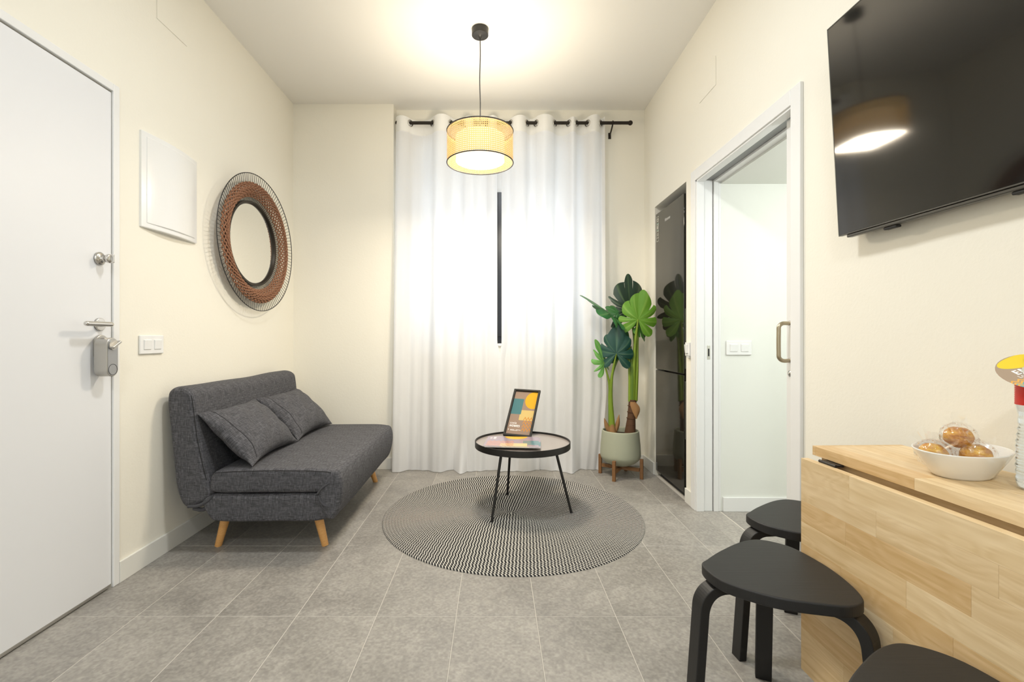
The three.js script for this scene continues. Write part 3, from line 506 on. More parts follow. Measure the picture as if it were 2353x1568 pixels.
// ---------- coffee table with what lies on it ----------
const TC = { x: 0.165, z: -2.875 };
{
  const t = thing('coffee_table', 'round black metal tray coffee table on three slanted legs', 'coffee table', [TC.x, 0.0085, TC.z]);
  const y = 0.4165, R = 0.288;
  mesh('tray_rim', lathe([[R - 0.02, y - 0.037], [R - 0.001, y - 0.037], [R, y - 0.036], [R, y - 0.001], [R - 0.001, y], [R - 0.004, y], [R - 0.005, y - 0.001], [R - 0.005, y - 0.030], [R - 0.02, y - 0.030], [R - 0.02, y - 0.037]], 96), M.blackMetal, t);
  const disc = new THREE.CylinderGeometry(R - 0.006, R - 0.006, 0.014, 96); disc.translate(0, y - 0.019, 0); mesh('tray_top', disc, M.tray, t, 'taupe laminated table top');
  for (const [fx, fz, tx, tz] of [[-0.185, 0.201, -0.128, 0.135], [0.2865, 0.063, 0.19, 0.055], [-0.085, -0.263, -0.065, -0.175]]) { const leg = mesh('leg', rod(V(tx, y - 0.034, tz), V(fx, 0, fz), 0.0085, 0.0075, 14), M.blackMetal, t); const g = new THREE.CylinderGeometry(0.009, 0.009, 0.004, 14); g.translate(fx, 0.002, fz); mesh('foot', g, M.rubber, leg); }
}
const zig = (c, x, y, w, h, n, m, col, lw) => { c.strokeStyle = col; c.lineWidth = lw; for (let k = 0; k < n; k++) { c.beginPath(); for (let i = 0; i <= m; i++) { const px = x + w * i / m, py = y + h * k / n + (i % 2 ? 0 : h / n * 0.8); if (i) c.lineTo(px, py); else c.moveTo(px, py); } c.stroke(); } };
const rr = (c, x, y, w, h, r) => { c.beginPath(); c.moveTo(x + r, y); c.lineTo(x + w - r, y); c.quadraticCurveTo(x + w, y, x + w, y + r); c.lineTo(x + w, y + h - r); c.quadraticCurveTo(x + w, y + h, x + w - r, y + h); c.lineTo(x + r, y + h); c.quadraticCurveTo(x, y + h, x, y + h - r); c.lineTo(x, y + r); c.quadraticCurveTo(x, y, x + r, y); c.closePath(); c.fill(); };
{
  // framed print
  const print = canvasTex(512, 1024, (c, w, h) => {
    c.fillStyle = '#9c8371'; c.fillRect(0, 0, w, h);
    c.fillStyle = '#e0aa08'; c.beginPath(); c.ellipse(w * 0.86, h * 0.20, w * 0.36, h * 0.20, 0, 0, 7); c.fill();
    c.fillStyle = '#d8bb74'; rr(c, w * 0.40, h * 0.44, w * 0.62, h * 0.23, 14);
    c.fillStyle = '#46797e'; rr(c, -10, h * 0.18, w * 0.44 + 10, h * 0.36, 18);
    zig(c, w * 0.60, h * 0.60, w * 0.38, h * 0.32, 4, 6, '#cf8a34', 15);
    c.fillStyle = '#ffffff'; c.font = '62px sans-serif'; c.fillText('cosía', w * 0.08, h * 0.76); c.font = 'bold 64px sans-serif'; c.fillText('HOMES', w * 0.08, h * 0.825);
    c.fillRect(w * 0.06, h * 0.875, 14, 22); c.fillRect(w * 0.15, h * 0.885, w * 0.17, 8); c.fillRect(w * 0.38, h * 0.885, w * 0.20, 8); c.fillRect(w * 0.15, h * 0.90, w * 0.30, 6);
  });
  const t = thing('picture_frame', 'black photo frame with a geometric print leaning back on the coffee table', 'picture frame', [0.137, 0.4135, -3.03]);
  const w = 0.185, h = 0.375, b = 0.013, D = 0.016;
  const q = new THREE.Matrix4().makeRotationY(-0.275).multiply(new THREE.Matrix4().makeRotationX(-0.765)).multiply(new THREE.Matrix4().makeRotationZ(-0.04));
  const put = (g) => g.applyMatrix4(q).translate(0, 0.006, 0);
  mesh('frame', put(join([box(-w / 2, -w / 2 + b, 0, h, -D, 0, 0.001), box(w / 2 - b, w / 2, 0, h, -D, 0, 0.001), box(-w / 2 + b, w / 2 - b, 0, b, -D, 0, 0.001), box(-w / 2 + b, w / 2 - b, h - b, h, -D, 0, 0.001)])), std({ color: lin(0.010, 0.009, 0.007), roughness: 0.75 }), t);
  const pg = new THREE.PlaneGeometry(w - 2 * b + 0.002, h - 2 * b + 0.002); pg.translate(0, h / 2, -D + 0.004); mesh('print', put(pg), std({ map: print, color: lin(0.74, 0.74, 0.74), roughness: 0.8 }), t, 'taupe print with yellow sun, teal and cream blocks');
  mesh('back_board', put(box(-w / 2 + 0.004, w / 2 - 0.004, 0.004, h - 0.004, -D - 0.003, -D + 0.002)), M.blackMetal, t);
  const e0 = V(0, 0.19, -D - 0.002).applyMatrix4(q).add(V(0, 0.006, 0)), e1 = V(e0.x + 0.012, 0.001, -0.118);
  mesh('easel_leg', (() => { const d = e0.distanceTo(e1), g = new THREE.BoxGeometry(0.035, d, 0.003); g.applyQuaternion(new THREE.Quaternion().setFromUnitVectors(V(0, 1, 0), e0.clone().sub(e1).normalize())); g.translate((e0.x + e1.x) / 2, (e0.y + e1.y) / 2, (e0.z + e1.z) / 2); return g; })(), M.blackMetal, t);
  // brochures
  const cover = canvasTex(1024, 1024, (c, w, h) => {
    c.fillStyle = '#9c8c9b'; c.fillRect(0, 0, w, h);
    c.fillStyle = '#e3b40c'; c.beginPath(); c.ellipse(w * 0.56, 0, w * 0.22, h * 0.30, 0, 0, 7); c.fill();
    c.fillStyle = '#55818a'; c.fillRect(w * 0.71, h * 0.44, w * 0.3, h * 0.42);
    c.fillStyle = '#d9c492'; rr(c, w * 0.30, h * 0.72, w * 0.49, h * 0.4, 16);
    zig(c, w * 0.04, h * 0.50, w * 0.50, h * 0.50, 5, 12, '#cc7f5c', 22);
    c.save(); c.translate(w * 0.10, h * 0.34); c.rotate(-Math.PI / 2); c.fillStyle = '#ffffff'; c.font = '70px sans-serif'; c.fillText('cosía', 60, 0); c.font = 'bold 72px sans-serif'; c.fillText('HOMES', 40, 78); c.restore();
  });
  const coat = (map) => phys({ map, roughness: 0.25, clearcoat: 0.25, clearcoatRoughness: 0.1 });
  const paper = std({ color: lin(0.75, 0.73, 0.70), roughness: 0.6 }), inkA = coat(cover);
  const pts = [[-0.044, -3.005], [0.272, -2.975], [0.2435, -2.655], [-0.070, -2.690]];
  const sheet = (k, dy, dx, dz, label) => {
    const b = thing('brochure', label, 'brochure', [TC.x, 0, TC.z], 0, 'brochures on the coffee table');
    const yy = (x, z) => 0.4155 + dy + Math.max(0, (z + 3.0) / 0.32) * 0.0125, C = pts.map(([x, z]) => V(x + dx - TC.x, yy(x, z), z + dz - TC.z)), th = 0.0035;
    const n = 8, pos = [], uv = [], idx = [];
    for (let j = 0; j <= n; j++) for (let i = 0; i <= n; i++) { const p = C[0].clone().lerp(C[1], i / n).lerp(C[3].clone().lerp(C[2], i / n), j / n); pos.push(p.x, p.y + th, p.z); uv.push(i / n, 1 - j / n); }
    for (let j = 0; j < n; j++) for (let i = 0; i < n; i++) { const a = j * (n + 1) + i, e = a + n + 1; idx.push(a, e, a + 1, a + 1, e, e + 1); }
    const g = new THREE.BufferGeometry(); g.setAttribute('position', new THREE.Float32BufferAttribute(pos, 3)); g.setAttribute('uv', new THREE.Float32BufferAttribute(uv, 2)); g.setIndex(idx); g.computeVertexNormals(); mesh('cover', g, inkA, b);
    const sp = []; const qd = (a, c, d, e) => { for (const v of [a, c, d, a, d, e]) sp.push(v.x, v.y, v.z); }; const up = (v) => V(v.x, v.y + th - 0.0002, v.z);
    for (let i = 0; i < 4; i++) { const a = C[i], c = C[(i + 1) % 4]; qd(up(a), up(c), c, a); } qd(C[0], C[1], C[2], C[3]);
    const s = new THREE.BufferGeometry(); s.setAttribute('position', new THREE.Float32BufferAttribute(sp, 3)); s.computeVertexNormals(); mesh('pages', s, paper, b);
  };
  sheet(0, 0.0000, 0.010, 0.010, 'brochure lying underneath the other one on the coffee table');
  sheet(1, 0.0038, 0, 0, 'glossy mauve brochure with yellow half circle on top, on the coffee table');
}

// ---------- potted plant ----------
{
  const PX = 0.947, PZ = -3.59;
  const st = thing('plant_stand', 'small brown wooden cross stand under the green pot', 'plant stand', [PX, 0, PZ]);
  const feet = [[-0.082, 0.136], [0.136, 0.080], [0.080, -0.137], [-0.135, -0.079]];
  for (const [x, z] of feet) { const g = box(-0.0115, 0.0115, 0, 0.148, -0.0115, 0.0115, 0.002); g.rotateY(Math.atan2(x, z)); g.translate(x, 0, z); mesh('leg', g, M.acacia, st); }
  for (const [a, b, y] of [[0, 2, 0.066], [1, 3, 0.0661]]) { const A = feet[a], B = feet[b], g = new RoundedBoxGeometry(0.024, 0.026, 0.268, 2, 0.002); metreUV(g); g.scale(1, 1, 1.06); g.rotateY(Math.atan2(B[0] - A[0], B[1] - A[1])); g.translate(0, y, 0); mesh('cross_bar', g, M.acacia, st); }
  const pot = thing('plant_pot', 'sage green ceramic pot with rounded base on the wooden stand', 'pot', [PX, 0.080, PZ]);
  mesh('body', lathe([[0, 0], [0.03, 0.001], [0.075, 0.010], [0.112, 0.030], [0.137, 0.052], [0.1455, 0.068], [0.149, 0.080], [0.149, 0.10], [0.146, 0.16], [0.139, 0.235], [0.1365, 0.262], [0.1345, 0.268], [0.130, 0.270], [0.1265, 0.266], [0.126, 0.255], [0.128, 0.20]], 72), M.pot, pot);
  const soil = lathe([[0, 0.238], [0.06, 0.236], [0.1275, 0.230]], 40); mesh('soil', soil, M.soil, pot);

  const pl = thing('monstera_plant', 'artificial monstera with two stems and split green leaves beside the fridge', 'plant', [PX, 0.31, PZ]);
  const S = 1090 / 3.59; // image scale used only to note the measured points in metres
  const at = (px, py, dz = 0) => V((px - 1138) / S - PX, 1.045 - (py - 777) / S - 0.31, dz);
  const green = (r, g, b, rough = 0.42) => std({ color: lin(r, g, b), roughness: rough, side: THREE.DoubleSide });
  const lightG = std({ vertexColors: true, roughness: 0.4, side: THREE.DoubleSide });
  const petMat = green(0.20, 0.30, 0.025, 0.45), petDark = green(0.11, 0.20, 0.02, 0.45), bark = std({ color: lin(0.10, 0.045, 0.018), roughness: 0.8 }), husk = std({ color: lin(0.34, 0.18, 0.07), roughness: 0.8 });
  function leafGeo(size, lobes, seed, body, vein, cup, droop, slit) {
    const r = rng(seed), pos = [], col = [], idx = [], nu = 8, nr = 9, a0 = -2.72, a1 = 2.72;
    const rad = (a) => { const q = Math.abs(a) / Math.PI; return size * (0.58 + 0.22 * Math.pow(Math.cos(a / 2), 2) + 0.20 * Math.exp(-Math.pow(a / 0.28, 2)) - 0.10 * Math.exp(-Math.pow((q - 0.45) / 0.2, 2)) + 0.07 * Math.exp(-Math.pow((q - 0.75) / 0.12, 2))) * (q > 0.80 ? 1 - (q - 0.80) * 2.0 : 1); };
    const edges = Array.from({ length: lobes + 1 }, (_, k) => a0 + (a1 - a0) * (k + (k && k < lobes ? (r() - 0.5) * 0.55 : 0)) / lobes);
    for (let k = 0; k < lobes; k++) {
      const b0 = edges[k], b1 = edges[k + 1], mid = (b0 + b1) / 2, depth = 0.46 + r() * 0.16, cut = slit * (r() < 0.3 ? 1.9 : 0.55 + r() * 0.6), base = pos.length / 3, sw = (mid > 0 ? -1 : 1) * 0.20 * Math.sin(Math.min(1, Math.abs(mid) / 2) * Math.PI);
      for (let j = 0; j <= nr; j++) for (let i = 0; i <= nu; i++) {
        const q = j / nr, u = i / nu * 2 - 1, open = q > depth ? Math.pow((q - depth) / (1 - depth), 0.7) * cut : 0;
        const tip = q > 0.82 ? Math.sqrt(Math.max(0, 1 - Math.pow((q - 0.82) / 0.19, 2))) : 1;
        const a = mid + (b1 - b0) / 2 * u * (1 - open) + sw * q * q, R = rad(mid + (b1 - b0) / 2 * u * 0.9) * q * (1 - (0.04 + 0.10 * (1 - tip)) * u * u * (q > depth ? 1 : 0));
        const x = Math.sin(a) * R, y = Math.cos(a) * R, rho = R / size;
        const z = -cup * Math.abs(x) * Math.abs(x) / size * 1.4 + cup * 0.35 * Math.abs(x) - droop * rho * rho * size * (y > 0 ? 1 : 0.5) + 0.012 * size * Math.sin(a * 9) * q + 0.05 * size * (1 - u * u) * q * 0.18;
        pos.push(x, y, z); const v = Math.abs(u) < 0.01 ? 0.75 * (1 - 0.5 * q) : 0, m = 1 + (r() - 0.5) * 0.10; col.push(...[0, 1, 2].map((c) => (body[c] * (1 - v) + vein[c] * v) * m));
      }
      for (let j = 0; j < nr; j++) for (let i = 0; i < nu; i++) { const a = base + j * (nu + 1) + i, e = a + nu + 1; idx.push(a, e, a + 1, a + 1, e, e + 1); }
    }
    const g = new THREE.BufferGeometry(); g.setAttribute('position', new THREE.Float32BufferAttribute(pos, 3)); g.setAttribute('color', new THREE.Float32BufferAttribute(col, 3)); g.setIndex(idx); g.computeVertexNormals(); return g;
  }
  const leaf = (p, size, dir, face, lobes, seed, body, vein, cup = 0.5, droop = 0.15, slit = 0.35) => { // dir: where the tip points; face: the side turned to the viewer
    const g = leafGeo(size, lobes, seed, body, vein, cup, droop, slit), Y = dir.clone().normalize(), Z = face.clone().sub(Y.clone().multiplyScalar(face.dot(Y))).normalize(), X = Y.clone().cross(Z);
    g.applyMatrix4(new THREE.Matrix4().makeBasis(X, Y, Z)); g.translate(p.x, p.y, p.z); return mesh('leaf', g, lightG, pl);
  };
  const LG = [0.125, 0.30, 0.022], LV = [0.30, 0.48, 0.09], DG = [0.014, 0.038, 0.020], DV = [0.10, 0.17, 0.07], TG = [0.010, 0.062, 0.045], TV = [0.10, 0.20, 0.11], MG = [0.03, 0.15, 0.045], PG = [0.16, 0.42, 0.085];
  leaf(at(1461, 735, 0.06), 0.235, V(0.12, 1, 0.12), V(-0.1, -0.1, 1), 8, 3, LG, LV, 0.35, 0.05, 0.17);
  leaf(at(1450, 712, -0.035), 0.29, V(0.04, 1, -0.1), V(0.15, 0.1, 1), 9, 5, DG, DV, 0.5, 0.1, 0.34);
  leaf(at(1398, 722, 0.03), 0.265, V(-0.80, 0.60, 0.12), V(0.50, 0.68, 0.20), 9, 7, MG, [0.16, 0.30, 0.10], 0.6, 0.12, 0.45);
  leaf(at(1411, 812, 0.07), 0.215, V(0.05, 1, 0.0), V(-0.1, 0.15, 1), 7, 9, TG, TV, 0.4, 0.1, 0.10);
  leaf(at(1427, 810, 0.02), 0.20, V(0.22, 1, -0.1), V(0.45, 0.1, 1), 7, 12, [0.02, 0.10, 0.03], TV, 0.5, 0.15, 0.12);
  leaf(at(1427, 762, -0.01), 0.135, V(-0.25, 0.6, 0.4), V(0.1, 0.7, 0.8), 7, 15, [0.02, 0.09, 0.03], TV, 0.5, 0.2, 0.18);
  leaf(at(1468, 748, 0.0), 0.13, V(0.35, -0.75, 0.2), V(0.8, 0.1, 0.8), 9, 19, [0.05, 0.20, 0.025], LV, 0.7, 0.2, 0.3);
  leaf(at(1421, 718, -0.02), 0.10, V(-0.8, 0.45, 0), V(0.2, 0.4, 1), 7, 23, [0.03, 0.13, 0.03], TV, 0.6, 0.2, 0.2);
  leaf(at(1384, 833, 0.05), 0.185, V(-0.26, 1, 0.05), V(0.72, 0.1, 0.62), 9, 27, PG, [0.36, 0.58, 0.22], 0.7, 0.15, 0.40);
  // right stem: trunk, green sheaths, petioles
  mesh('trunk', join([rod(at(1446, 995, 0.02), at(1449, 960, 0.02), 0.042, 0.031), rod(at(1449, 960, 0.02), at(1452, 918, 0.02), 0.031, 0.029)]), bark, pl, 'brown trunk');
  for (let k = 0; k < 5; k++) { const p = at(1446.5 + k * 1.1, 988 - k * 14, 0.02), g = new THREE.TorusGeometry(0.0335 - k * 0.0005, 0.003, 6, 20); g.rotateX(Math.PI / 2); g.translate(p.x, p.y, p.z); mesh('trunk_ring', g, bark, pl); }
  const hus = (a, b, c, w) => { const pos = [], idx = [], n = 8, A = new THREE.CatmullRomCurve3([a, b, c]); for (let j = 0; j <= n; j++) { const p = A.getPoint(j / n), ww = w * Math.sin(Math.PI * (0.18 + 0.8 * j / n)); for (let i = 0; i <= 4; i++) { const u = i / 2 - 1; pos.push(p.x + u * ww, p.y, p.z + 0.012 * (1 - u * u)); } } for (let j = 0; j < n; j++) for (let i = 0; i < 4; i++) { const q = j * 5 + i; idx.push(q, q + 1, q + 5, q + 5, q + 1, q + 6); } const g = new THREE.BufferGeometry(); g.setAttribute('position', new THREE.Float32BufferAttribute(pos, 3)); g.setIndex(idx); g.computeVertexNormals(); const h2 = husk.clone(); h2.side = THREE.DoubleSide; mesh('dry_husk', g, h2, pl, 'dry brown husk'); };
  hus(at(1450, 922, 0.045), at(1456, 938, 0.055), at(1457, 960, 0.056), 0.033);
  hus(at(1400, 996, 0.02), at(1393, 978, 0.02), at(1387, 960, 0.02), 0.018); hus(at(1411, 996, 0.02), at(1417, 975, 0.02), at(1421, 952, 0.02), 0.018);
  const stem = (pts, r0, r1, mat) => { const c = new THREE.CatmullRomCurve3(pts), n = 16, gs = []; for (let k = 0; k < n; k++) gs.push(rod(c.getPoint(k / n), c.getPoint((k + 1) / n), r0 + (r1 - r0) * k / n, r0 + (r1 - r0) * (k + 1) / n, 9)); mesh('petiole', join(gs), mat, pl); };
  stem([at(1452, 922, 0.02), at(1453, 860, 0.03), at(1456, 790, 0.04), at(1461, 735, 0.058)], 0.024, 0.006, petMat);
  stem([at(1456, 922, 0.015), at(1459, 860, 0.015), at(1459, 790, 0.0), at(1451, 715, -0.035)], 0.022, 0.006, petDark);
  stem([at(1447, 922, 0.02), at(1446, 850, 0.02), at(1440, 790, 0.02), at(1425, 762, 0.03), at(1398, 722, 0.03)], 0.018, 0.005, petMat);
  stem([at(1450, 922, 0.03), at(1449, 850, 0.035), at(1446, 800, 0.02), at(1430, 765, -0.005)], 0.016, 0.005, petDark);
  stem([at(1458, 920, 0.025), at(1461, 850, 0.03), at(1463, 790, 0.02), at(1468, 750, 0.0)], 0.016, 0.005, petMat);
  // left stem
  const stump = at(1406, 995, 0.02); mesh('trunk', rod(stump, at(1404, 972, 0.02), 0.030, 0.020), husk, pl, 'short brown stump');
  stem([at(1404, 980, 0.02), at(1400, 920, 0.025), at(1397, 880, 0.04), at(1384, 832, 0.048)], 0.021, 0.004, petMat);
  stem([at(1406, 980, 0.02), at(1401, 910, 0.03), at(1403, 860, 0.05), at(1411, 812, 0.066)], 0.020, 0.005, petMat);
  stem([at(1402, 980, 0.015), at(1401, 900, 0.02), at(1408, 850, 0.02), at(1427, 810, 0.016)], 0.018, 0.005, petDark);
}

// ---------- fridge ----------
const font = await new FontLoader().loadAsync('fonts/droid/droid_sans_bold.typeface.json');
{
  const z0 = -3.618, z1 = -3.038, xf = XR + 0.004, top = 1.985;
  const t = thing('fridge', 'tall black glass fridge freezer built into the wall niche', 'fridge', [1.53, 0, -3.328]);
  const L = (g) => g.translate(-1.53, 0, 3.328);
  mesh('body', L(box(xf + 0.062, 1.86, 0.035, top - 0.006, z0 + 0.004, z1 - 0.004, 0.004)), M.fridgeSide, t);
  mesh('plinth', L(box(xf + 0.03, 1.84, 0, 0.035, z0 + 0.02, z1 - 0.02)), M.rubber, t);
  for (const [a, b, g0, g1] of [[0.812, top, 0.845, 1.235], [0.040, 0.802, 0.39, 0.765]]) {
    const d = mesh('door', L(box(xf, xf + 0.056, a, b, z0, z1 - 0.040, 0.003)), M.fridge, t);
    mesh('door_edge', L(box(xf + 0.012, xf + 0.056, a, b, z1 - 0.040, z1, 0.002)), M.fridgeSide, d);
    mesh('grip', L(box(xf + 0.001, xf + 0.02, g0, g1, z1 - 0.030, z1 - 0.012, 0.004)), M.tvTrim, d);
  }
  const lg = new TextGeometry('Hisense', { font, size: 0.020, depth: 0.0006, curveSegments: 4, bevelEnabled: false }); lg.computeBoundingBox(); lg.translate(-lg.boundingBox.max.x / 2, 0, 0); lg.rotateY(-Math.PI / 2); lg.translate(xf - 0.0006, 1.885, -3.37); mesh('logo', L(lg), std({ color: lin(0.75, 0.73, 0.70), roughness: 0.3, metalness: 0.4 }), t, 'small silver lettering');
  const st = canvasTex(128, 512, (c, w, h) => { c.fillStyle = '#4c483c'; c.fillRect(0, 0, w, h); c.strokeStyle = '#e9e6dc'; c.fillStyle = '#e9e6dc'; c.lineWidth = 7; c.strokeRect(8, 8, w - 16, h - 16); c.lineWidth = 12; c.beginPath(); c.arc(64, 75, 30, 0, 7); c.stroke(); c.fillStyle = '#8fb3a8'; c.fillRect(20, 140, 88, 18); c.fillRect(20, 275, 88, 14); c.fillStyle = '#e9e6dc'; c.fillRect(20, 166, 88, 7); c.fillRect(28, 190, 26, 64); c.fillRect(66, 190, 38, 10); c.fillRect(66, 214, 30, 10); c.fillRect(66, 238, 38, 10); c.fillRect(20, 300, 88, 7); c.lineWidth = 8; c.beginPath(); c.arc(64, 370, 24, 0, 7); c.stroke(); c.fillRect(20, 430, 88, 9); });
  const sg = new THREE.PlaneGeometry(0.052, 0.19); sg.rotateY(-Math.PI / 2); sg.translate(xf - 0.0007, 1.865, z0 + 0.045); mesh('sticker', L(sg), std({ map: st, roughness: 0.4 }), t, 'narrow feature sticker');
}

// ---------- television ----------
{
  const yaw = 0.0167, tilt = 0.0573, w = 1.236, h = 0.70;
  const t = thing('television', 'large black flat screen television mounted on the right wall above the table', 'television', [1.159, 1.387, -1.602]);
  // local: z along the bottom edge towards the viewer, y up the screen, -x the screen side
  t.rotation.order = 'YXZ'; t.rotation.y = yaw; t.rotation.z = tilt;
  mesh('screen', box(0.0005, 0.012, 0.004, h - 0.004, 0.004, w - 0.004, 0.001), M.screen, t);
  mesh('bezel', join([box(0, 0.014, 0, 0.004, 0, w, 0.001), box(0, 0.014, h - 0.004, h, 0, w, 0.001), box(0, 0.014, 0.004, h - 0.004, 0, 0.004, 0.001), box(0, 0.014, 0.004, h - 0.004, w - 0.004, w, 0.001)]), M.tvTrim, t);
  mesh('housing', join([box(0.012, 0.030, 0.004, h - 0.004, 0.006, w - 0.006, 0.004), box(0.028, 0.05, 0.02, 0.40, 0.12, w - 0.12, 0.012)]), M.blackMetal, t);
  mesh('lower_trim', box(0.004, 0.024, -0.010, 0.0, 0.03, w - 0.03, 0.003), M.tvTrim, t, 'grey lower trim bar');
  for (const z of [0.17, 0.52]) mesh('speaker_slot', box(0.008, 0.026, -0.018, -0.010, z, z + 0.045, 0.003), M.rubber, t);
  mesh('wall_mount', box(0.045, 0.052, 0.12, 0.36, 0.45, 0.78), M.blackMetal, t);
}

// ---------- drop-leaf table ----------
{
  const t = thing('drop_leaf_table', 'birch drop-leaf table with one leaf folded down, against the right wall', 'table', [0.90, 0, -1.346], 0.035);
  const r = rng(31), L = 0.89, W = 0.26;
  const stave = (x0, x1, y0, y1, z0, z1, along, parent) => { const g = box(x0, x1, y0, y1, z0, z1, 0.0006); metreUV(g); const uv = g.attributes.uv, ou = r() * 5, ov = r() * 5; const p = g.attributes.position; for (let i = 0; i < uv.count; i++) { const a = p.getZ(i), b = p.getX(i) + p.getY(i); uv.setXY(i, a + ou, b + ov); } mesh('stave', g, M.birch[Math.floor(r() * 4)], parent); };
  // top: staves along the length between two end strips
  const top = new THREE.Group(); top.name = 'table_top'; t.add(top);
  stave(0, W, 0.714, 0.74, 0, 0.012, 0, top); stave(0, W, 0.714, 0.74, L - 0.012, L, 0, top);
  for (let k = 0; k < 5; k++) { let z = 0.0122; const x0 = W * k / 5 + 0.00005, x1 = W * (k + 1) / 5 - 0.00005; while (z < L - 0.0125) { let n = Math.min(L - 0.0122, z + 0.28 + r() * 0.3); if (L - 0.0122 - n < 0.1) n = L - 0.0122; stave(x0, x1, 0.714, 0.74, z + 0.0001, n - 0.0001, 0, top); z = n; } }
  // hanging leaf
  const leaf = new THREE.Group(); leaf.name = 'drop_leaf'; t.add(leaf);
  for (let k = 0; k < 10; k++) { let z = 0.004; const y1 = 0.706 - 0.0595 * k, y0 = y1 - 0.0594; const x0 = -0.036; while (z < L) { let n = Math.min(L, z + 0.12 + r() * 0.36); if (L - n < 0.1) n = L; stave(x0, x0 + 0.02, y0, y1, z + 0.0001, n - 0.0001, 0, leaf); z = n; } }
  // frame under the top
  for (const z of [0.03, L - 0.07]) for (const x of [0.02, W - 0.06]) { const g = box(x, x + 0.04, 0, 0.66, z, z + 0.04, 0.002); metreUV(g); mesh('leg', g, M.birch[2], t); }
  for (const [x0, x1, z0, z1] of [[0.012, 0.03, 0.02, L - 0.02], [W - 0.03, W - 0.012, 0.02, L - 0.02], [0.03, W - 0.03, 0.02, 0.03], [0.03, W - 0.03, L - 0.03, L - 0.02]]) { const g = box(x0, x1, 0.655, 0.7139, z0, z1, 0.001); metreUV(g); mesh('apron', g, M.birch[0], t); }
  for (const z of [0.05, L - 0.13]) mesh('hinge', join([box(-0.018, 0.006, 0.7065, 0.7125, z, z + 0.06, 0.002), rod(V(-0.016, 0.7095, z), V(-0.016, 0.7095, z + 0.06), 0.004)]), M.blackMetal, t, 'black metal hinge');
}

// ---------- stools ----------
{
  const O = [[-0.174, -0.025], [-0.150, -0.048], [-0.095, -0.095], [0.010, -0.163], [0.062, -0.172], [0.118, -0.130], [0.143, -0.03], [0.143, 0.054], [0.129, 0.125], [0.110, 0.160], [0.073, 0.177], [0.011, 0.168], [-0.079, 0.139], [-0.158, 0.075], [-0.177, 0.025]].map(([x, z]) => [x, -z]);
  const legs = [[-0.222, 0.022, 0.172], [0.105, -0.232, 0.178], [0.140, 0.200, 0.182]];
  const seatG = new THREE.ExtrudeGeometry(shapeOf(smooth(O, 96)), { depth: 0.020, bevelEnabled: true, bevelSize: 0.004, bevelThickness: 0.004, bevelOffset: -0.004, bevelSegments: 3 }); seatG.rotateX(-Math.PI / 2); seatG.translate(0, 0.427, 0);
  const legG = legs.map(([fx, fz, rs]) => {
    const ang = Math.atan2(fz, fx), rf = Math.hypot(fx, fz), th = 0.024, ro = rs + 0.035, s = new THREE.Shape();
    // outer contour: along the seat's underside, round the bend, down to the foot
    s.moveTo(0.04, 0.4225); s.lineTo(ro - 0.065, 0.4225); s.bezierCurveTo(ro - 0.028, 0.4225, ro, 0.397, ro + 0.002, 0.357); s.lineTo(rf + 0.012, 0); s.lineTo(rf - 0.012, 0); s.lineTo(ro - 0.022, 0.352); s.bezierCurveTo(ro - 0.026, 0.380, ro - 0.042, 0.3985, ro - 0.068, 0.3985); s.lineTo(0.04, 0.3985); s.closePath();
    const g = new THREE.ExtrudeGeometry(s, { depth: 0.040, bevelEnabled: true, bevelSize: 0.002, bevelThickness: 0.002, bevelOffset: -0.002, bevelSegments: 2, curveSegments: 14 }); g.translate(0, 0, -0.020); g.rotateY(-ang); return g;
  });
  const make = (x, z, turn, label) => { const t = thing('stool', label, 'stool', [x, 0, z], turn, 'black stools at the drop-leaf table'); mesh('seat', seatG, M.blackWood, t); for (const g of legG) mesh('leg', g, M.blackWood, t); };
  make(1.02, -1.575, 0, 'black bentwood stool farthest back, half hidden behind the end of the birch table');
  make(0.719, -1.227, 0, 'black three-legged bentwood stool in the middle, in front of the birch leaf');
  make(0.737, -0.752, 0, 'black bentwood stool nearest to the viewer, cut by the lower edge');
}

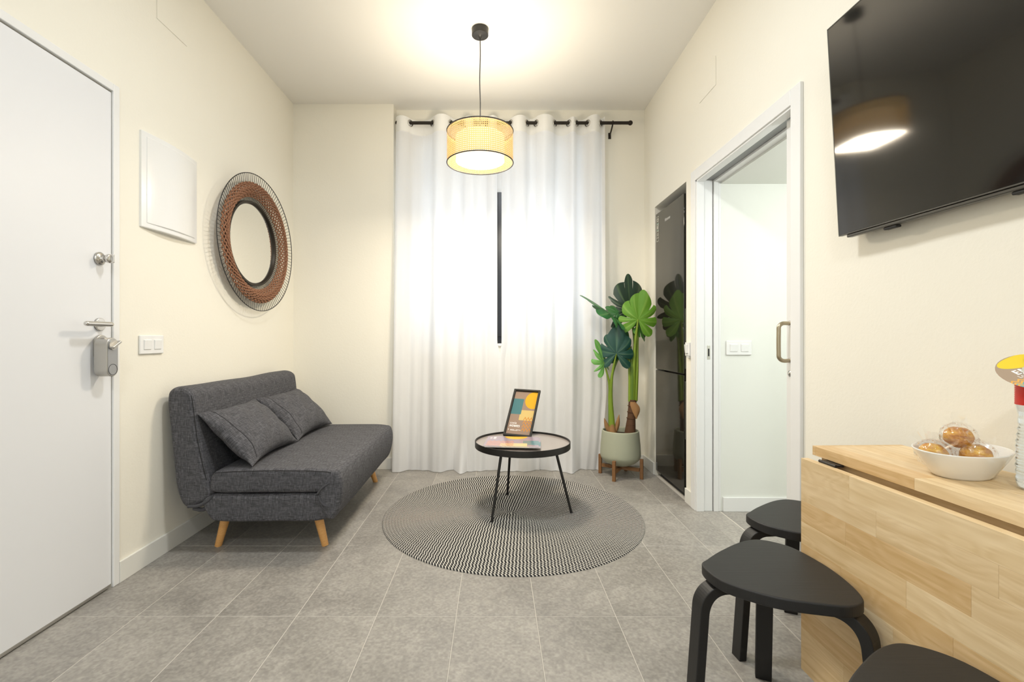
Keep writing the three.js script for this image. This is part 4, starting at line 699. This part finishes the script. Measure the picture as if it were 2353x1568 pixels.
// ---------- bowl with wrapped muffins, water bottle ----------
{
  const y = 0.7405, t = thing('serving_bowl', 'white oval ceramic bowl holding wrapped muffins on the birch table', 'bowl', [1.040, y, -1.058], 0.42);
  const g = lathe([[0, 0.004], [0.055, 0.004], [0.058, 0], [0.062, 0], [0.066, 0.004], [0.082, 0.024], [0.098, 0.046], [0.104, 0.056], [0.1045, 0.0585], [0.102, 0.059], [0.0995, 0.056], [0.092, 0.044], [0.076, 0.024], [0.060, 0.010], [0, 0.009]], 64); g.scale(1.08, 1, 0.74); g.computeVertexNormals(); mesh('bowl_body', g, M.ceramic, t);
  const muffinTex = dataTex(256, (i, x, yy) => { const k = nA[(yy * 2) * 512 + x * 2], n = nB[(yy * 2) * 512 + x * 2]; const s = (k - 0.5) * 150 + (n - 0.5) * 50; return [196 + s * 0.7, 136 + s, 42 + s * 0.6]; }, true, 1);
  const mm = std({ map: muffinTex, roughness: 0.7 });
  const spots = [[0.993, 0.043, -1.076, 0.92, 'golden muffin in clear wrapping at the left end of the bowl', 3], [1.062, 0.045, -1.048, 1.0, 'golden muffin in clear wrapping at the right end of the bowl', 5], [1.050, 0.080, -1.075, 0.95, 'browner muffin in clear wrapping lying on top of the other two', 8]];
  for (const [x, dy, z, s, label, seed] of spots) {
    const r = rng(seed), m = thing('wrapped_muffin', label, 'muffin', [x, y + dy, z], r() * 6, 'wrapped muffins in the bowl');
    const lump = (R, sy, f, amp, n = 26) => { const q = new THREE.SphereGeometry(R, n * 2, n), p = q.attributes.position, ph = r() * 6; for (let i = 0; i < p.count; i++) { const v = V(p.getX(i), p.getY(i), p.getZ(i)), d = v.clone().normalize(), k = 1 + amp * (Math.sin(d.x * f + ph) * Math.sin(d.y * f * 1.2 + 1) + 0.6 * Math.sin(d.z * f * 1.7 + d.x * 3 + ph)); p.setXYZ(i, v.x * k * 1.08, v.y * k * sy, v.z * k * 0.92); } q.computeVertexNormals(); return q; };
    mesh('cake', lump(0.030 * s, 0.80, 5, 0.05), mm, m);
    mesh('wrapper', (() => { const q = lump(0.0375 * s, 0.90, 17, 0.075, 24); return q; })(), M.film, m, 'crinkled clear plastic wrapping');
    // gathered ends of the wrapper
    for (const e of [1, -1]) { const pos = [], idx = [], n = 14; for (let j = 0; j <= 4; j++) for (let i = 0; i < n; i++) { const a = i / n * 6.283, q = j / 4, R = (0.007 + 0.017 * q) * (1 + 0.45 * Math.sin(a * 4 + seed)) ; pos.push(e * (0.034 * s + 0.024 * q), R * Math.sin(a) * 0.8 + 0.006 * q, R * Math.cos(a)); } for (let j = 0; j < 4; j++) for (let i = 0; i < n; i++) { const a = j * n + i, b = j * n + (i + 1) % n; idx.push(a, a + n, b, b, a + n, b + n); } let q = new THREE.BufferGeometry(); q.setAttribute('position', new THREE.Float32BufferAttribute(pos, 3)); q.setIndex(idx); q = q.toNonIndexed(); q.computeVertexNormals(); q.rotateZ(e * 0.5); mesh('wrapper_end', q, M.film, m); }
  }
}
{
  const y = 0.7405, t = thing('water_bottle', 'clear ribbed plastic water bottle with red label at the right edge', 'bottle', [1.086, y, -0.945]);
  const prof = [[0, 0.002], [0.026, 0], [0.032, 0.004], [0.0345, 0.014]]; for (let k = 0; k < 9; k++) { const yy = 0.022 + k * 0.0125, w = k > 5 ? -0.0012 * (k - 5) : 0; prof.push([0.0348 + w, yy], [0.0330 + w, yy + 0.006], [0.0348 + w, yy + 0.011]); } prof.push([0.031, 0.140], [0.030, 0.148], [0.033, 0.160], [0.0345, 0.170], [0.0345, 0.215], [0.031, 0.232], [0.020, 0.252], [0.0135, 0.262], [0.0135, 0.285]);
  mesh('bottle_body', lathe(prof, 48), phys({ color: lin(0.93, 0.97, 1.0), roughness: 0.05, transmission: 1, thickness: 0, ior: 1.45 }), t);
  mesh('water', lathe([[0, 0.004], ...prof.slice(2, -3).map(([r, h]) => [Math.max(0, r - 0.0012), h + 0.001]), [0, 0.238]], 48), phys({ color: lin(1, 1, 1), roughness: 0.0, transmission: 1, thickness: 0.05, ior: 1.33 }), t, 'clear water');
  const lab = canvasTex(1024, 128, (c, w, h) => { c.fillStyle = '#c8281c'; c.fillRect(0, 0, w, h); c.fillStyle = '#f2b9a6'; for (let s = 0; s < 4; s++) for (let k = 0; k < 10; k++) c.fillRect(20 + s * 256, 10 + k * 11, 60 + (k * 37 % 40), 5); });
  const lg = new THREE.CylinderGeometry(0.0352, 0.0352, 0.044, 48, 1, true); lg.rotateY(1.9); lg.translate(0, 0.192, 0); mesh('label_band', lg, std({ map: lab, roughness: 0.4 }), t, 'red paper label');
  mesh('cap', lathe([[0.0125, 0.272], [0.0155, 0.272], [0.0155, 0.289], [0.0145, 0.291], [0, 0.291]], 32), M.plastic, t);
  // round card collar slipped over the neck
  const card = canvasTex(512, 512, (c, w, h) => {
    c.fillStyle = '#b09a84'; c.fillRect(0, 0, w, h); c.fillStyle = '#f4d534'; c.beginPath(); c.ellipse(w * 0.60, h * 0.17, w * 0.42, h * 0.16, 0, 0, 7); c.fill(); c.fillStyle = '#7fb0b0'; c.fillRect(0, h * 0.61, w, h * 0.39);
    zig(c, 0, h * 0.53, w * 0.24, h * 0.16, 3, 5, '#eeb45c', 12); c.fillStyle = '#ffffff'; c.textAlign = 'center'; c.font = 'bold 84px sans-serif'; c.fillText('ENJOY', w * 0.46, h * 0.44); c.font = '44px sans-serif'; c.fillText('Look for more', w * 0.46, h * 0.515); c.fillText('in the fridge', w * 0.47, h * 0.59);
  });
  const n = 40, pos = [], uv = [], idx = []; for (let j = 0; j <= 6; j++) for (let i = 0; i <= n; i++) { const a = i / n * 6.283, q = j / 6, R = 0.0265 + 0.040 * q, x = Math.cos(a) * R, z = Math.sin(a) * R; pos.push(x, 0.238 - z * 0.40 + x * 0.30, z * 0.88); uv.push(0.5 + x / 0.133, 0.5 - z / 0.133); }
  for (let j = 0; j < 6; j++) for (let i = 0; i < n; i++) { const a = j * (n + 1) + i, b = a + n + 1; idx.push(a, b, a + 1, a + 1, b, b + 1); }
  const cg = new THREE.BufferGeometry(); cg.setAttribute('position', new THREE.Float32BufferAttribute(pos, 3)); cg.setAttribute('uv', new THREE.Float32BufferAttribute(uv, 2)); cg.setIndex(idx); cg.computeVertexNormals();
  const tg = mesh('neck_card', cg, std({ map: card, roughness: 0.6, side: THREE.DoubleSide })); tg.position.set(1.086, y, -0.945); tag(tg, 'round printed card slipped over the neck of the water bottle', 'card');
}

renderer.render(scene, camera);
